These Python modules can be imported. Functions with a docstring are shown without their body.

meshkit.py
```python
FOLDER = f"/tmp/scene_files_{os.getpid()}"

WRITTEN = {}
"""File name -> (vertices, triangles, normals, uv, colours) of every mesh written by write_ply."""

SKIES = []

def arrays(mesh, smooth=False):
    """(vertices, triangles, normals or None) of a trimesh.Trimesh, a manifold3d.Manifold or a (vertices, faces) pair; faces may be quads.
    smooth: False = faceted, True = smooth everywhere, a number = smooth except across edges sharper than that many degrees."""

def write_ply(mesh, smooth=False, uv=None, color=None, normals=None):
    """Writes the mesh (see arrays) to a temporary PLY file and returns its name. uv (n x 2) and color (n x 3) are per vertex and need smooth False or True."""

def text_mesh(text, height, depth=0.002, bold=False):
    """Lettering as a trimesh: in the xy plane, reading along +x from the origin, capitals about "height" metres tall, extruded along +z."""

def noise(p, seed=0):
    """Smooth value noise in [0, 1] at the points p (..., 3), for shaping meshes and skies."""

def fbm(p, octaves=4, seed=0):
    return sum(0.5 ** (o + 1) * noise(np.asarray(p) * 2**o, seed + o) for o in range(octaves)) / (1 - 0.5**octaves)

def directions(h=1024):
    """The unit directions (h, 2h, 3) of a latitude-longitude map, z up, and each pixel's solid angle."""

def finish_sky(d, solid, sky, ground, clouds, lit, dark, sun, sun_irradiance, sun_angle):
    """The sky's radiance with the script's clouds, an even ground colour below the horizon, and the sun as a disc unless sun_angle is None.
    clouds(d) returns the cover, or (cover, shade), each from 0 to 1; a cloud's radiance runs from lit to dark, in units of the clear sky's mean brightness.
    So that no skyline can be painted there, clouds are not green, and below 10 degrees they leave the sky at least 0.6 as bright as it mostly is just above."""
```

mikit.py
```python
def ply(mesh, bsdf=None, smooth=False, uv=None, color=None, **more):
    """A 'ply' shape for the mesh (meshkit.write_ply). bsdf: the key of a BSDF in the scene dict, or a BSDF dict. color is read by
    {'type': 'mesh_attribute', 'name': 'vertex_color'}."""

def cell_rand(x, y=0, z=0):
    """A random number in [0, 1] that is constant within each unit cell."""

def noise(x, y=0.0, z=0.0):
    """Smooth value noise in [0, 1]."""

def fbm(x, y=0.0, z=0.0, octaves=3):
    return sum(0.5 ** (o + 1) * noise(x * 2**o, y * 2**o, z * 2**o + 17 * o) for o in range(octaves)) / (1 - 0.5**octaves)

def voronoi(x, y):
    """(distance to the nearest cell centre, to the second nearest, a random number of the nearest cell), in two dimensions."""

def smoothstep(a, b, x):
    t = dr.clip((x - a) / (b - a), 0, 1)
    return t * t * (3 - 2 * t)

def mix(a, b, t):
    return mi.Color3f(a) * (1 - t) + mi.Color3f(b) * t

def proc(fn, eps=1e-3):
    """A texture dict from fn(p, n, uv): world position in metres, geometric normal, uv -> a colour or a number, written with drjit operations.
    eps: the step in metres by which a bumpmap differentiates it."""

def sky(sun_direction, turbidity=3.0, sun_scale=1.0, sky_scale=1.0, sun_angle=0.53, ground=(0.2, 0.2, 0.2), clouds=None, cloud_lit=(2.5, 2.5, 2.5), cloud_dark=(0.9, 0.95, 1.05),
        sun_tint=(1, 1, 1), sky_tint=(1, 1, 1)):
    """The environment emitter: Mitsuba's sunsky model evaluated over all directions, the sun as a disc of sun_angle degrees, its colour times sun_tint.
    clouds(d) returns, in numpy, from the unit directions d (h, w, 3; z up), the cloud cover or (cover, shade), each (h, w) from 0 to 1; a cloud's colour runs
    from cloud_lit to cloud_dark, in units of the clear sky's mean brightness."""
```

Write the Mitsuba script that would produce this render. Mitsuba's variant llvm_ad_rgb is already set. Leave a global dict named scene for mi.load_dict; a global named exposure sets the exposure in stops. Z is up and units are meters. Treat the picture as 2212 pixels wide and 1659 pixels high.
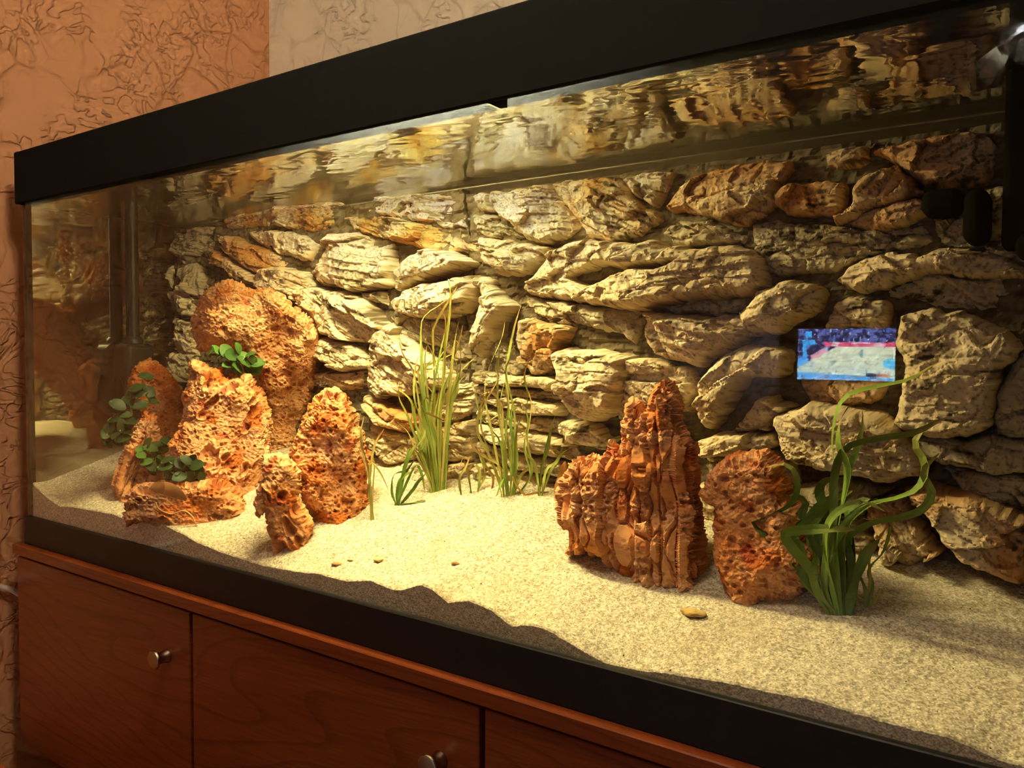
import math, random
import numpy as np, trimesh, shapely
from shapely.geometry import Polygon
from scipy.spatial import Delaunay, cKDTree
import drjit as dr
import mitsuba as mi
import mikit, meshkit
from mikit import noise as tn, fbm as tfbm, smoothstep as sst, mix, proc

rnd = random.Random(7)
rng = np.random.default_rng(11)
T4 = mi.ScalarTransform4f
scene, labels = {}, {}

# ------------------------------------------------------------------ camera, light levels
W, H, F = 2212, 1659, 1725.0
ZC, D0 = 1.034, 0.594                       # eye height, distance from the front pane (the pane is the plane y = 0)
EYE = np.array([0.0, -D0, ZC])
yaw, pitch, roll = math.radians(34.992), math.radians(2.304), math.radians(0.386)
CF = np.array([-math.sin(yaw) * math.cos(pitch), math.cos(yaw) * math.cos(pitch), -math.sin(pitch)])
_r = np.cross(CF, [0, 0, 1]); _r /= np.linalg.norm(_r); _u = np.cross(_r, CF)
CR = math.cos(roll) * _r + math.sin(roll) * _u
CU = -math.sin(roll) * _r + math.cos(roll) * _u
scene['camera'] = {'type': 'perspective', 'fov': 2 * math.degrees(math.atan(W / 2 / F)), 'fov_axis': 'x', 'near_clip': 0.02, 'far_clip': 40.0,
                   'to_world': T4().look_at(origin=EYE.tolist(), target=(EYE + CF).tolist(), up=CU.tolist())}
exposure = 0.0
TANK_LIGHT = 3500.0        # radiance of the aquarium tubes
BULB_LIGHT = 215.0        # radiance of the chandelier bulbs
TANK_TINT = (1.0, 0.83, 0.375)
BULB_TINT = (1.0, 0.72, 0.52)
GLOBE_LIGHT = 94.0      # radiance of the pendant lamp's globe, above the hood outside the picture


def ray(p):
    d = CF + CR * ((p[0] - W / 2) / F) - CU * ((p[1] - H / 2) / F)
    return d / np.linalg.norm(d)


def at(p, y):
    """the point of the upright plane y = const that the survey of the photograph gives for a picture point"""
    d = ray(p)
    return EYE + d * ((y + D0) / d[1])


# ------------------------------------------------------------------ helpers
def key_for(name):
    if name not in scene and name not in labels:
        return name
    k = 1
    while f'{name}_{k:03d}' in scene or f'{name}_{k:03d}' in labels:
        k += 1
    return f'{name}_{k:03d}'


def thing(name, label, cat, group=None, kind=None):
    k = key_for(name)
    labels[k] = {'label': label, 'category': cat}
    if group: labels[k]['group'] = group
    if kind: labels[k]['kind'] = kind
    return k


def obj(name, mesh, bsdf, parent=None, smooth=False, color=None, label=None, **more):
    k = key_for(f'{parent}__{name}' if parent else name)
    scene[k] = mikit.ply(mesh, bsdf, smooth=smooth, color=color, **more)
    if label: labels[k] = {'label': label}
    return k


def struct(name, mesh, bsdf, label, smooth=False):
    obj(name, mesh, bsdf, smooth=smooth)
    labels[name] = {'kind': 'structure', 'label': label}


def box(x0, x1, y0, y1, z0, z1, bev=0.0):
    if bev <= 0:
        m = trimesh.creation.box((x1 - x0, y1 - y0, z1 - z0))
        m.apply_translation(((x0 + x1) / 2, (y0 + y1) / 2, (z0 + z1) / 2))
        return m
    c = []
    for sx in (0, 1):
        for sy in (0, 1):
            for sz in (0, 1):
                p = np.array([x1 if sx else x0, y1 if sy else y0, z1 if sz else z0])
                s = np.array([-1 if sx else 1, -1 if sy else 1, -1 if sz else 1]) * bev
                for a in range(3):
                    q = p + s; q[a] = p[a]; c.append(q)
    return trimesh.convex.convex_hull(np.array(c))


def rbox(x0, x1, y0, y1, z0, z1, r, n=2):
    c = []
    s = trimesh.creation.icosphere(n, r).vertices
    for x in (x0 + r, x1 - r):
        for y in (y0 + r, y1 - r):
            for z in (z0 + r, z1 - r):
                c.append(s + [x, y, z])
    return trimesh.convex.convex_hull(np.vstack(c))


def cat(*ms):
    return trimesh.util.concatenate([m for m in ms])


def cyl(p0, p1, r, n=24):
    return trimesh.creation.cylinder(r, segment=(p0, p1), sections=n)


def lathe(prof, n=40):
    m = trimesh.creation.revolve(np.array(prof, float), sections=n)
    return m


def along(mesh, origin, axis):
    m = mesh.copy()
    m.apply_transform(trimesh.geometry.align_vectors([0, 0, 1], axis))
    m.apply_translation(origin)
    return m


def tube(pts, r, n=8):
    p = np.asarray(pts, float)
    r = np.broadcast_to(r, (len(p),))
    t = np.gradient(p, axis=0); t /= np.linalg.norm(t, axis=1, keepdims=True) + 1e-12
    ref = np.where(np.abs(t[:, 2:]) < .9, [[0, 0, 1.]], [[1., 0, 0]])
    a = np.cross(t, ref); a /= np.linalg.norm(a, axis=1, keepdims=True)
    b = np.cross(t, a)
    an = np.arange(n) * 2 * np.pi / n
    v = p[:, None] + r[:, None, None] * (np.cos(an)[None, :, None] * a[:, None] + np.sin(an)[None, :, None] * b[:, None])
    f = []
    for i in range(len(p) - 1):
        for j in range(n):
            k = (j + 1) % n
            f += [[i * n + j, (i + 1) * n + k, i * n + k], [i * n + j, (i + 1) * n + j, (i + 1) * n + k]]
    for j in range(1, n - 1):
        f += [[0, j, j + 1], [(len(p) - 1) * n, (len(p) - 1) * n + j + 1, (len(p) - 1) * n + j]]
    return trimesh.Trimesh(v.reshape(-1, 3), f, process=False)


def curve(pts, n):
    """Catmull-Rom through the points"""
    p = np.asarray(pts, float)
    if len(p) == 2:
        return p[0] + (p[1] - p[0]) * np.linspace(0, 1, n)[:, None]
    q = np.vstack([2 * p[0] - p[1], p, 2 * p[-1] - p[-2]])
    L = np.r_[0, np.cumsum(np.linalg.norm(np.diff(p, axis=0), axis=1))]
    s = np.linspace(0, L[-1] * (1 - 1e-9), n)
    i = np.clip(np.searchsorted(L, s, side='right') - 1, 0, len(p) - 2)
    t = ((s - L[i]) / (L[i + 1] - L[i] + 1e-12))[:, None]
    a, b, c, d = q[i], q[i + 1], q[i + 2], q[i + 3]
    return .5 * (2 * b + (c - a) * t + (2 * a - 5 * b + 4 * c - d) * t ** 2 + (3 * b - a - 3 * c + d) * t ** 3)


def nz(p, seed=0):
    return meshkit.noise(np.asarray(p, float), seed) * 2 - 1


def fb(p, o=3, seed=0):
    p = np.asarray(p, float)
    return sum(.5 ** k * nz(p * 2 ** k + 7.3 * k, seed + k) for k in range(o)) / (2 - .5 ** (o - 1))


def ridge(p, o=3, seed=0):
    p = np.asarray(p, float)
    return sum(.5 ** k * (1 - 2 * np.abs(nz(p * 2 ** k + 3.1 * k, seed + k))) for k in range(o)) / (2 - .5 ** (o - 1))


def sm(a, b, x):
    t = np.clip((x - a) / (b - a), 0, 1)
    return t * t * (3 - 2 * t)


def lerp(a, b, t):
    return np.asarray(a) * (1 - t[:, None]) + np.asarray(b) * t[:, None]


def rough_outline(P, step, amp, freq, seed, crisp=1):
    """a polygon resampled and roughened"""
    P = np.asarray(P, float)
    if crisp:
        q = np.vstack([P, P[:1]])
        L = np.r_[0, np.cumsum(np.linalg.norm(np.diff(q, axis=0), axis=1))]
        n = max(24, int(L[-1] / step))
        s = np.linspace(0, L[-1], n, endpoint=False)
        q = np.stack([np.interp(s, L, q[:, k]) for k in range(2)], 1)
        for _ in range(2):
            q = .25 * np.roll(q, 1, 0) + .5 * q + .25 * np.roll(q, -1, 0)
    else:
        q = curve(np.vstack([P, P[:1]]), max(24, int(Polygon(P).length / step)))[:-1]
    d = np.stack([nz(np.c_[q * freq, q[:, :1] * 0], seed), nz(np.c_[q * freq, q[:, :1] * 0 + 9], seed)], 1)
    d += .5 * np.stack([nz(np.c_[q * freq * 2.7, q[:, :1] * 0], seed + 5), nz(np.c_[q * freq * 2.7, q[:, :1] * 0 + 9], seed + 5)], 1)
    return q + d * amp


def fill(Q, h):
    """triangulated inside of an outline: (points, triangles, number of outline points, distance to the outline)"""
    pg = Polygon(Q)
    if not pg.is_valid:
        pg = pg.buffer(0)
        if pg.geom_type != 'Polygon': pg = max(pg.geoms, key=lambda g: g.area)
        Q = np.array(pg.exterior.coords)[:-1]
    x0, y0, x1, y1 = pg.bounds
    gx, gy = np.meshgrid(np.arange(x0, x1, h), np.arange(y0, y1, h * .87))
    gx = gx + (np.arange(gx.shape[0]) % 2)[:, None] * h * .5
    g = np.c_[gx.ravel(), gy.ravel()] + rng.uniform(-.12, .12, (gx.size, 2)) * h
    g = g[shapely.contains_xy(pg, g[:, 0], g[:, 1])]
    ex = pg.exterior
    d = shapely.distance(shapely.points(g), ex)
    g, d = g[d > h * .45], d[d > h * .45]
    p = np.vstack([Q, g])
    tri = Delaunay(p).simplices
    c = p[tri].mean(1)
    tri = tri[shapely.contains_xy(pg, c[:, 0], c[:, 1])]
    a = p[tri]
    cr = (a[:, 1, 0] - a[:, 0, 0]) * (a[:, 2, 1] - a[:, 0, 1]) - (a[:, 1, 1] - a[:, 0, 1]) * (a[:, 2, 0] - a[:, 0, 0])
    tri[cr < 0] = tri[cr < 0][:, ::-1]
    return p, tri, len(Q), np.r_[np.zeros(len(Q)), d]


# ------------------------------------------------------------------ materials
def diffuse(c):
    return {'type': 'twosided', 'b': {'type': 'diffuse', 'reflectance': {'type': 'rgb', 'value': list(c)} if not isinstance(c, dict) else c}}


def gloss(c, rough=.3, spec=.5, metal=0.0, **k):
    return {'type': 'twosided', 'b': {'type': 'principled', 'base_color': {'type': 'rgb', 'value': list(c)} if not isinstance(c, dict) else c, 'roughness': rough, 'specular': spec, 'metallic': metal, **k}}


def paper_height(a, b):
    """embossed crackle wallpaper: long wandering creases and a fine worm relief"""
    wx = a + .055 * (tfbm(a * 14, b * 14, 1.0, 3) - .5)
    wy = b + .055 * (tfbm(a * 14, b * 14, 8.0, 3) - .5)
    f1, f2, _ = mikit.voronoi(wx * 11, wy * 8.5)
    crease = sst(.04 + .10 * tn(a * 60, b * 60, 6.0), .0, f2 - f1) * sst(.30, .55, tn(a * 10, b * 10, 4.0))
    n = tfbm(wx * 75, wy * 75, 2.0, 2)
    worm = sst(.055, .0, dr.abs(n - .5)) * sst(.30, .55, tn(a * 22, b * 22, 9.0))
    g1, g2, _ = mikit.voronoi(wy * 17 + 4.0, wx * 19)
    crease = dr.maximum(crease, .6 * sst(.07 * tn(a * 70, b * 70, 16.0) + .02, .0, g2 - g1) * sst(.52, .68, tn(a * 16, b * 16, 14.0)))
    return crease, worm


def paper(base, vein, ax):
    def col(p, n, uv):
        a, b = (p.y, p.z) if ax == 'y' else (p.x, p.z)
        c, w = paper_height(a, b)
        return mix(mix(base, vein, dr.clip(c * .75, 0, 1)), vein, .38 * w)

    def hgt(p, n, uv):
        a, b = (p.y, p.z) if ax == 'y' else (p.x, p.z)
        c, w = paper_height(a, b)
        return .0030 * w - .0022 * c + .0012 * tfbm(a * 160, b * 160, 3.0, 2)
    return {'type': 'bumpmap', 'scale': 1.0, 't': proc(hgt, .0006), 'b': {'type': 'twosided', 'b': {'type': 'principled', 'base_color': proc(col), 'roughness': .55, 'specular': .25}}}


scene['paper_left'] = paper((.70, .345, .175), (.53, .235, .11), 'y')
scene['paper_back'] = paper((.89, .82, .62), (.74, .66, .47), 'x')
scene['paper_room'] = diffuse((.55, .42, .28))
scene['plaster'] = diffuse((.70, .64, .52))
scene['floor_wood'] = gloss((.20, .10, .05), .4)


def cherry(p, n, uv):
    a, b = p.x * 1.0, p.z - p.x * .05
    w = tfbm(a * 2.2, b * 7, p.y * 4, 3)
    k = dr.square((a + .71) * 2.2) + dr.square((b - .515) * 9)
    k2 = dr.square((a + 1.03) * 3.0) + dr.square((b - .66) * 16)
    ring = b * 46 + w * 7.5 + 1.9 * dr.exp(-k * 1.6) + 2.2 * dr.exp(-k2 * 2)
    r = ring - dr.floor(ring)
    line = sst(.72, .97, r) * (1 - sst(.97, 1.0, r))
    pore = tn(a * 30, b * 900, 2.0)
    c = mix((.145, .028, .0068), (.205, .044, .0105), tfbm(a * 3, b * 30, 5.0, 3))
    c = mix(c, (.085, .018, .005), line * .45)
    return c * (.86 + .28 * pore)


scene['cherry'] = gloss(proc(cherry), .33, .35)
scene['black_plastic'] = diffuse((.014, .0148, .0132))
scene['black_trim'] = gloss((.004, .004, .004), .5, .3)
scene['black_matte'] = diffuse((.006, .006, .005))
scene['black_pump'] = gloss((.008, .008, .007), .45, .2)
scene['hole_black'] = diffuse((.002, .002, .002))
scene['nickel'] = {'type': 'twosided', 'b': {'type': 'roughconductor', 'material': 'Cr', 'alpha': .22, 'specular_reflectance': {'type': 'rgb', 'value': [.60, .52, .40]}}}
scene['back_film'] = diffuse((.035, .026, .016))
scene['pane'] = {'type': 'thindielectric', 'int_ior': 1.34}
scene['end_pane'] = {'type': 'thindielectric', 'int_ior': 5.0, 'specular_transmittance': {'type': 'rgb', 'value': [.015, .015, .012]}, 'specular_reflectance': {'type': 'rgb', 'value': [.95, .95, .80]}}
scene['water_top'] = {'type': 'thindielectric', 'int_ior': 22.0}
vcol = {'type': 'mesh_attribute', 'name': 'vertex_color'}
scene['painted'] = diffuse(vcol)
scene['leafy'] = {'type': 'twosided', 'b': {'type': 'principled', 'base_color': vcol, 'roughness': .5, 'specular': .15}}
scene['white_plastic'] = gloss((.75, .68, .60), .4)
scene['red_wood'] = gloss((.33, .07, .025), .35)


def sand_col(p, n, uv):
    g = tn(p.x * 950, p.y * 950, p.z * 950)
    g2 = tn(p.x * 420, p.y * 420, p.z * 420 + 5)
    c = mix((.22, .19, .115), (.66, .60, .44), sst(.15, .85, g * .6 + g2 * .4))
    c = mix(c, (.40, .29, .14), .22 * sst(.5, .8, tfbm(p.x * 14, p.y * 14, p.z * 14, 3)))
    c = mix(c, (.85, .80, .66), sst(.86, .93, g))
    return mix(c, (.03, .02, .012), sst(.925, .96, tn(p.x * 330 + 9, p.y * 330, p.z * 330)))


scene['sand_grain'] = diffuse(proc(sand_col))

# ------------------------------------------------------------------ the room
XL, YB, XR, YF, ZT = -1.441, 0.54, 2.9, -6.3, 2.62
struct('floor', box(XL - .1, XR + .1, YF - .1, YB + .1, -.1, 0), 'floor_wood', 'dark wooden floor of the living room')
struct('ceiling', box(XL - .1, XR + .1, YF - .1, YB + .1, ZT, ZT + .1), 'plaster', 'plain plaster ceiling')
struct('wall_left', box(XL - .1, XL, YF, YB, 0, ZT), 'paper_left', 'terracotta embossed crackle wallpaper on the left wall')
struct('wall_back', box(XL - .1, XR, YB, YB + .1, 0, ZT), 'paper_back', 'cream embossed crackle wallpaper behind the aquarium')
struct('wall_right', box(XR, XR + .1, YF, YB, 0, ZT), 'paper_room', 'plain papered wall to the right of the room')
struct('wall_front', box(XL - .1, XR + .1, YF - .1, YF, 0, ZT), 'paper_room', 'plain papered wall behind the viewer')

# ------------------------------------------------------------------ cabinet
XE = .47                       # right end of the aquarium, outside the picture
zb_top, zb_bot = ZC - .3103, ZC - .3266
cab = thing('aquarium_cabinet', 'cherry wood cabinet with round nickel knobs carrying the aquarium', 'cabinet')
obj('top_board', box(-1.374, XE + .015, -.017, .52, zb_bot, zb_top, .0012), 'cherry', cab)
obj('carcass', cat(box(-1.366, XE + .01, .008, .52, .40, zb_bot), box(-1.340, XE - .02, .04, .50, 0, .40)), 'black_matte', cab, label='dark carcass and recessed plinth')
gaps = [-1.366, at((413.5, 1500), -.013)[0], at((1040.5, 1600), -.013)[0]]
dw = gaps[2] - gaps[1]
gaps += [gaps[2] + dw, XE + .01]
for i in range(4):
    g0, g1 = gaps[i] + (.0032 if i else 0), gaps[i + 1] - (.0032 if i < 3 else 0)
    d = obj('door', box(g0, g1, -.013, .006, .402, zb_bot - .004, .001), 'cherry', cab)
    kx = g1 - .058 if i % 2 == 0 or i == 1 else g0 + .058
    k0 = at((362, 1416), -.013) if i == 0 else at((952, 1640), -.013) if i == 1 else np.array([kx, -.013, zb_bot - .062])
    prof = [(0, 0), (.0085, 0), (.0088, .002), (.0075, .006), (.0072, .012), (.0095, .016), (.0118, .0175), (.0122, .0190), (.0118, .0205), (.0100, .0213), (0, .0216)]
    obj('knob', along(lathe(prof, 40), k0, [0, -1, 0]), 'nickel', d, smooth=35)

# ------------------------------------------------------------------ aquarium box and hood
zt_bot, zt_top = zb_top, ZC - .2657
zw = ZC + .2205                 # water level
zh0, zh1 = ZC + .2262, ZC + .3066
XI = -1.3485                    # inner face of the left end pane
YW = .2605                       # back of the water
aq = thing('aquarium', 'long glass aquarium with black base trim standing on the cherry cabinet', 'aquarium')
obj('base_trim', cat(box(-1.359, XE, -.005, .003, zt_bot, zt_top, .001), box(-1.359, -1.351, -.005, .5, zt_bot, zt_top, .001), box(-1.357, XE, .0, .5, zt_bot, zt_bot + .012)), 'black_trim', aq)
obj('front_pane', (np.array([[-1.357, 0, zt_bot + .01], [XE, 0, zt_bot + .01], [XE, 0, zh0 + .02], [-1.357, 0, zh0 + .02]]), [[0, 1, 2], [0, 2, 3]]), 'pane', aq)
obj('end_pane', (np.array([[XI, .004, zt_bot + .012], [XI, YW, zt_bot + .012], [XI, YW, zh0 + .02], [XI, .004, zh0 + .02]]), [[0, 1, 2], [0, 2, 3]]), 'end_pane', aq)
obj('corner_strip', box(-1.357, XI + .0006, .0008, .009, zt_bot + .012, zh0 + .015), 'black_matte', aq)
obj('back_pane', box(-1.357, XE, YW, YW + .006, zt_bot + .012, zw + .0015), 'back_film', aq)
obj('end_pane', box(XE - .008, XE, .002, YW, zt_bot + .012, zh0 + .02), 'back_film', aq)

hd = thing('aquarium_hood', 'long matte black hood lying on top of the aquarium', 'aquarium hood')
hx0, hx1, hy0, hy1 = -1.366, XE + .009, -.008, .52
obj('front_panel', box(hx0, hx1, hy0, hy0 + .006, zh0, zh1, .0018), 'black_plastic', hd)
obj('end_panel', box(hx0, hx0 + .006, hy0 + .006, hy1, zh0, zh1, .0015), 'black_plastic', hd)
obj('end_panel', box(hx1 - .006, hx1, hy0 + .006, hy1, zh0, zh1, .0015), 'black_plastic', hd)
obj('rear_panel', box(hx0 + .006, hx1 - .006, hy1 - .006, hy1, zh0, zh1), 'black_plastic', hd)
obj('lid', box(hx0 + .006, hx1 - .006, hy0 + .006, hy1 - .006, zh1 - .006, zh1 - .0005), 'black_plastic', hd)

# the tubes under the lid, in a channel-shaped housing
lx0, lx1, ly = -.87, -.50, .060
lp = thing('aquarium_lamp', 'warm tube lamp in a black channel under the hood', 'lamp')
hz0, hz1 = zh0 + .018, zh1 - .007
hw = .027
obj('housing', cat(box(lx0 - .012, lx1 + .012, ly - hw, ly + hw, hz1 - .004, hz1), box(lx0 - .06, lx1 + .06, ly - hw - .002, ly - hw, hz0 - .002, hz1), box(lx0 - .012, lx1 + .012, ly + hw, ly + hw + .002, hz1 - .022, hz1),
                   box(lx0 - .015, lx0 - .012, ly - hw, ly + hw, hz0 + .030, hz1), box(lx1 + .012, lx1 + .015, ly - hw, ly + hw, hz0 + .004, hz1)), 'black_matte', lp)
for s in (-.013, .013):
    tb = cyl((lx0, ly + s, hz1 - .014), (lx1, ly + s, hz1 - .014), .008, 12)
    k = obj('tube', tb, 'white_plastic', lp)
    scene[k]['emitter'] = {'type': 'area', 'radiance': {'type': 'rgb', 'value': [TANK_LIGHT * c for c in TANK_TINT]}}

# ------------------------------------------------------------------ sand
edge_px = [(66, 1036), (81, 1050), (134, 1089), (195, 1103), (252, 1113), (277, 1125), (346, 1131), (400, 1156), (427, 1172), (488, 1196), (570, 1223), (635, 1235), (692, 1241), (753, 1257), (804, 1256), (846, 1272), (871, 1276), (900, 1268), (912, 1265), (930, 1270), (971, 1303),
           (1016, 1299), (1062, 1317), (1107, 1353), (1152, 1351), (1188, 1362), (1242, 1396), (1310, 1434), (1378, 1448), (1446, 1455), (1559, 1473), (1649, 1493), (1763, 1514), (1837, 1538), (1938, 1567), (2039, 1589), (2106, 1615), (2174, 1646)]
E3 = np.array([at(p, .006) for p in edge_px])
ex = np.r_[E3[:, 0], .1, .3, .5]
ez = np.r_[E3[:, 2], E3[-1, 2] + .008, E3[-1, 2], E3[-1, 2]]
bx_ = np.array([-1.36, -1.25, -1.0, -.81, -.65, -.50, -.30, -.15, -.03, .2, .5])
bz_ = ZC + np.array([-.150, -.150, -.150, -.156, -.157, -.160, -.172, -.186, -.200, -.205, -.205])


def sand_z(x, y):
    x, y = np.asarray(x, float), np.asarray(y, float)
    f = np.interp(x, ex, ez)
    fs = sum(np.interp(x + d, ex, ez) for d in (-.12, -.08, -.04, 0, .04, .08, .12)) / 7
    b = np.interp(x, bx_, bz_)
    k = np.clip(y / .25, 0, 1.2)
    front = fs + (f - fs) * np.exp(-np.maximum(y - .006, 0) / .02)
    dip = -.010 * np.exp(-((x + 1.29) / .05) ** 2 - ((y - .04) / .05) ** 2)
    p = np.stack([x * 16, y * 16, 0 * x], -1)
    n = .0045 * fb(p, 3, 3) * np.clip(y / .03, 0, 1)
    return front + (b - fs) * k ** .92 + n + dip


gx = np.arange(XI + .0005, XE - .009, .0032)
gy = np.r_[.004, .0052, .0068, np.arange(.009, YW - .002, .0032)]
GX, GY = np.meshgrid(gx, gy)
GZ = sand_z(GX, GY)
GZ += .0007 * nz(np.stack([GX * 300, GY * 300, GX * 0], -1), 5)
GZ[0] -= .0012
nx, ny = len(gx), len(gy)
V = np.stack([GX, GY, GZ], -1).reshape(-1, 3)
I = np.arange(nx * ny).reshape(ny, nx)
q = np.stack([I[:-1, :-1], I[:-1, 1:], I[1:, 1:], I[1:, :-1]], -1).reshape(-1, 4)
lo = V[:nx].copy(); lo[:, 2] = zt_bot + .013
n0 = len(V)
j = np.arange(nx - 1)
qf = np.stack([n0 + j, n0 + j + 1, j + 1, j], -1)
thing('sand', 'pale quartz sand covering the aquarium bottom and banked against the front glass', 'sand', kind='stuff')
scene['sand'] = mikit.ply((np.vstack([V, lo]), np.vstack([q, qf])), 'sand_grain', smooth=False)


def on_sand(p):
    lo_, hi_ = .004, YW - .004
    for _ in range(40):
        m = (lo_ + hi_) / 2
        w = at(p, m)
        if w[2] > sand_z(w[0], m): lo_ = m
        else: hi_ = m
    return at(p, lo_)


# ------------------------------------------------------------------ water surface
wx, wy = np.meshgrid(np.arange(XI + .001, XE - .009, .0024), np.arange(.001, YW - .0005, .0017))
wp = np.stack([wx, wy, wx * 0], -1)
wz = zw + .00022 * fb(wp * [30, 60, 1], 2, 21) + .00030 * nz(wp * [9, 14, 1], 23) + .00013 * nz(wp * [30, 95, 1], 25) + .000035 * nz(wp * [90, 170, 1], 27)
nxw, nyw = wx.shape[1], wx.shape[0]
I = np.arange(nxw * nyw).reshape(nyw, nxw)
thing('water', 'rippled water surface mirroring the rocks from below', 'water', kind='stuff')
scene['water'] = mikit.ply((np.stack([wx, wy, wz], -1).reshape(-1, 3), np.stack([I[:-1, :-1], I[:-1, 1:], I[1:, 1:], I[1:, :-1]], -1).reshape(-1, 4)), 'water_top', smooth=True)

# ------------------------------------------------------------------ background of moulded rock
YP = .256                       # the plane that the stones stand out from
CREAM, TAN, OCHRE, DARK, GREY = (.62, .52, .335), (.38, .28, .145), (.42, .205, .070), (.040, .028, .015), (.25, .22, .145)


def strata(X, Z, ang, lam, seed):
    ca, sa = math.cos(ang), math.sin(ang)
    u, s = ca * X + sa * Z, -sa * X + ca * Z
    s = s + .004 * nz(np.stack([X * 28, Z * 28, X * 0 + seed], -1), seed) + .0012 * nz(np.stack([X * 110, Z * 110, X * 0 + seed], -1), seed + 1)
    t = s / lam
    c = np.floor(t)
    fr = t - c
    w = .5 + .5 * nz(np.stack([u * 22, c * 5.37, X * 0 + seed], -1), seed + 2)
    terr = (1 - fr) ** .8 * (.35 + .9 * w)
    streak = fb(np.stack([u * 30, s * 330, X * 0 + seed], -1), 3, seed + 3)
    return u, s, terr, streak


def stone_paint(X, Z, u, s, streak, tone, dirt, seed):
    p = np.stack([X, Z, X * 0 + seed], -1)
    big = fb(p * [20, 20, 1], 2, seed + 31)
    base = lerp(CREAM, TAN, np.clip(.25 + .8 * big, 0, 1) * .7)
    if tone == 'o': base = lerp(base * 0 + OCHRE, base, np.clip(.45 + .9 * fb(p * [26, 26, 1], 2, seed + 41), 0, 1))
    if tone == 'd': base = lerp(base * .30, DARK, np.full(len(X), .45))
    if tone == 'g': base = lerp(base, GREY, np.full(len(X), .6))
    patch = sm(-.10, .40, fb(p * [38, 38, 1], 3, seed + 51) + dirt)
    line = sm(.05, .30, .8 * streak + .45 * fb(p * [190, 190, 1], 3, seed + 61))
    k = np.clip(patch * line, 0, 1) * .94
    c = lerp(base, DARK, k)
    speck = sm(.45, .62, nz(p * [520, 520, 1], seed + 71))
    return lerp(c, DARK, .6 * speck)


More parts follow.
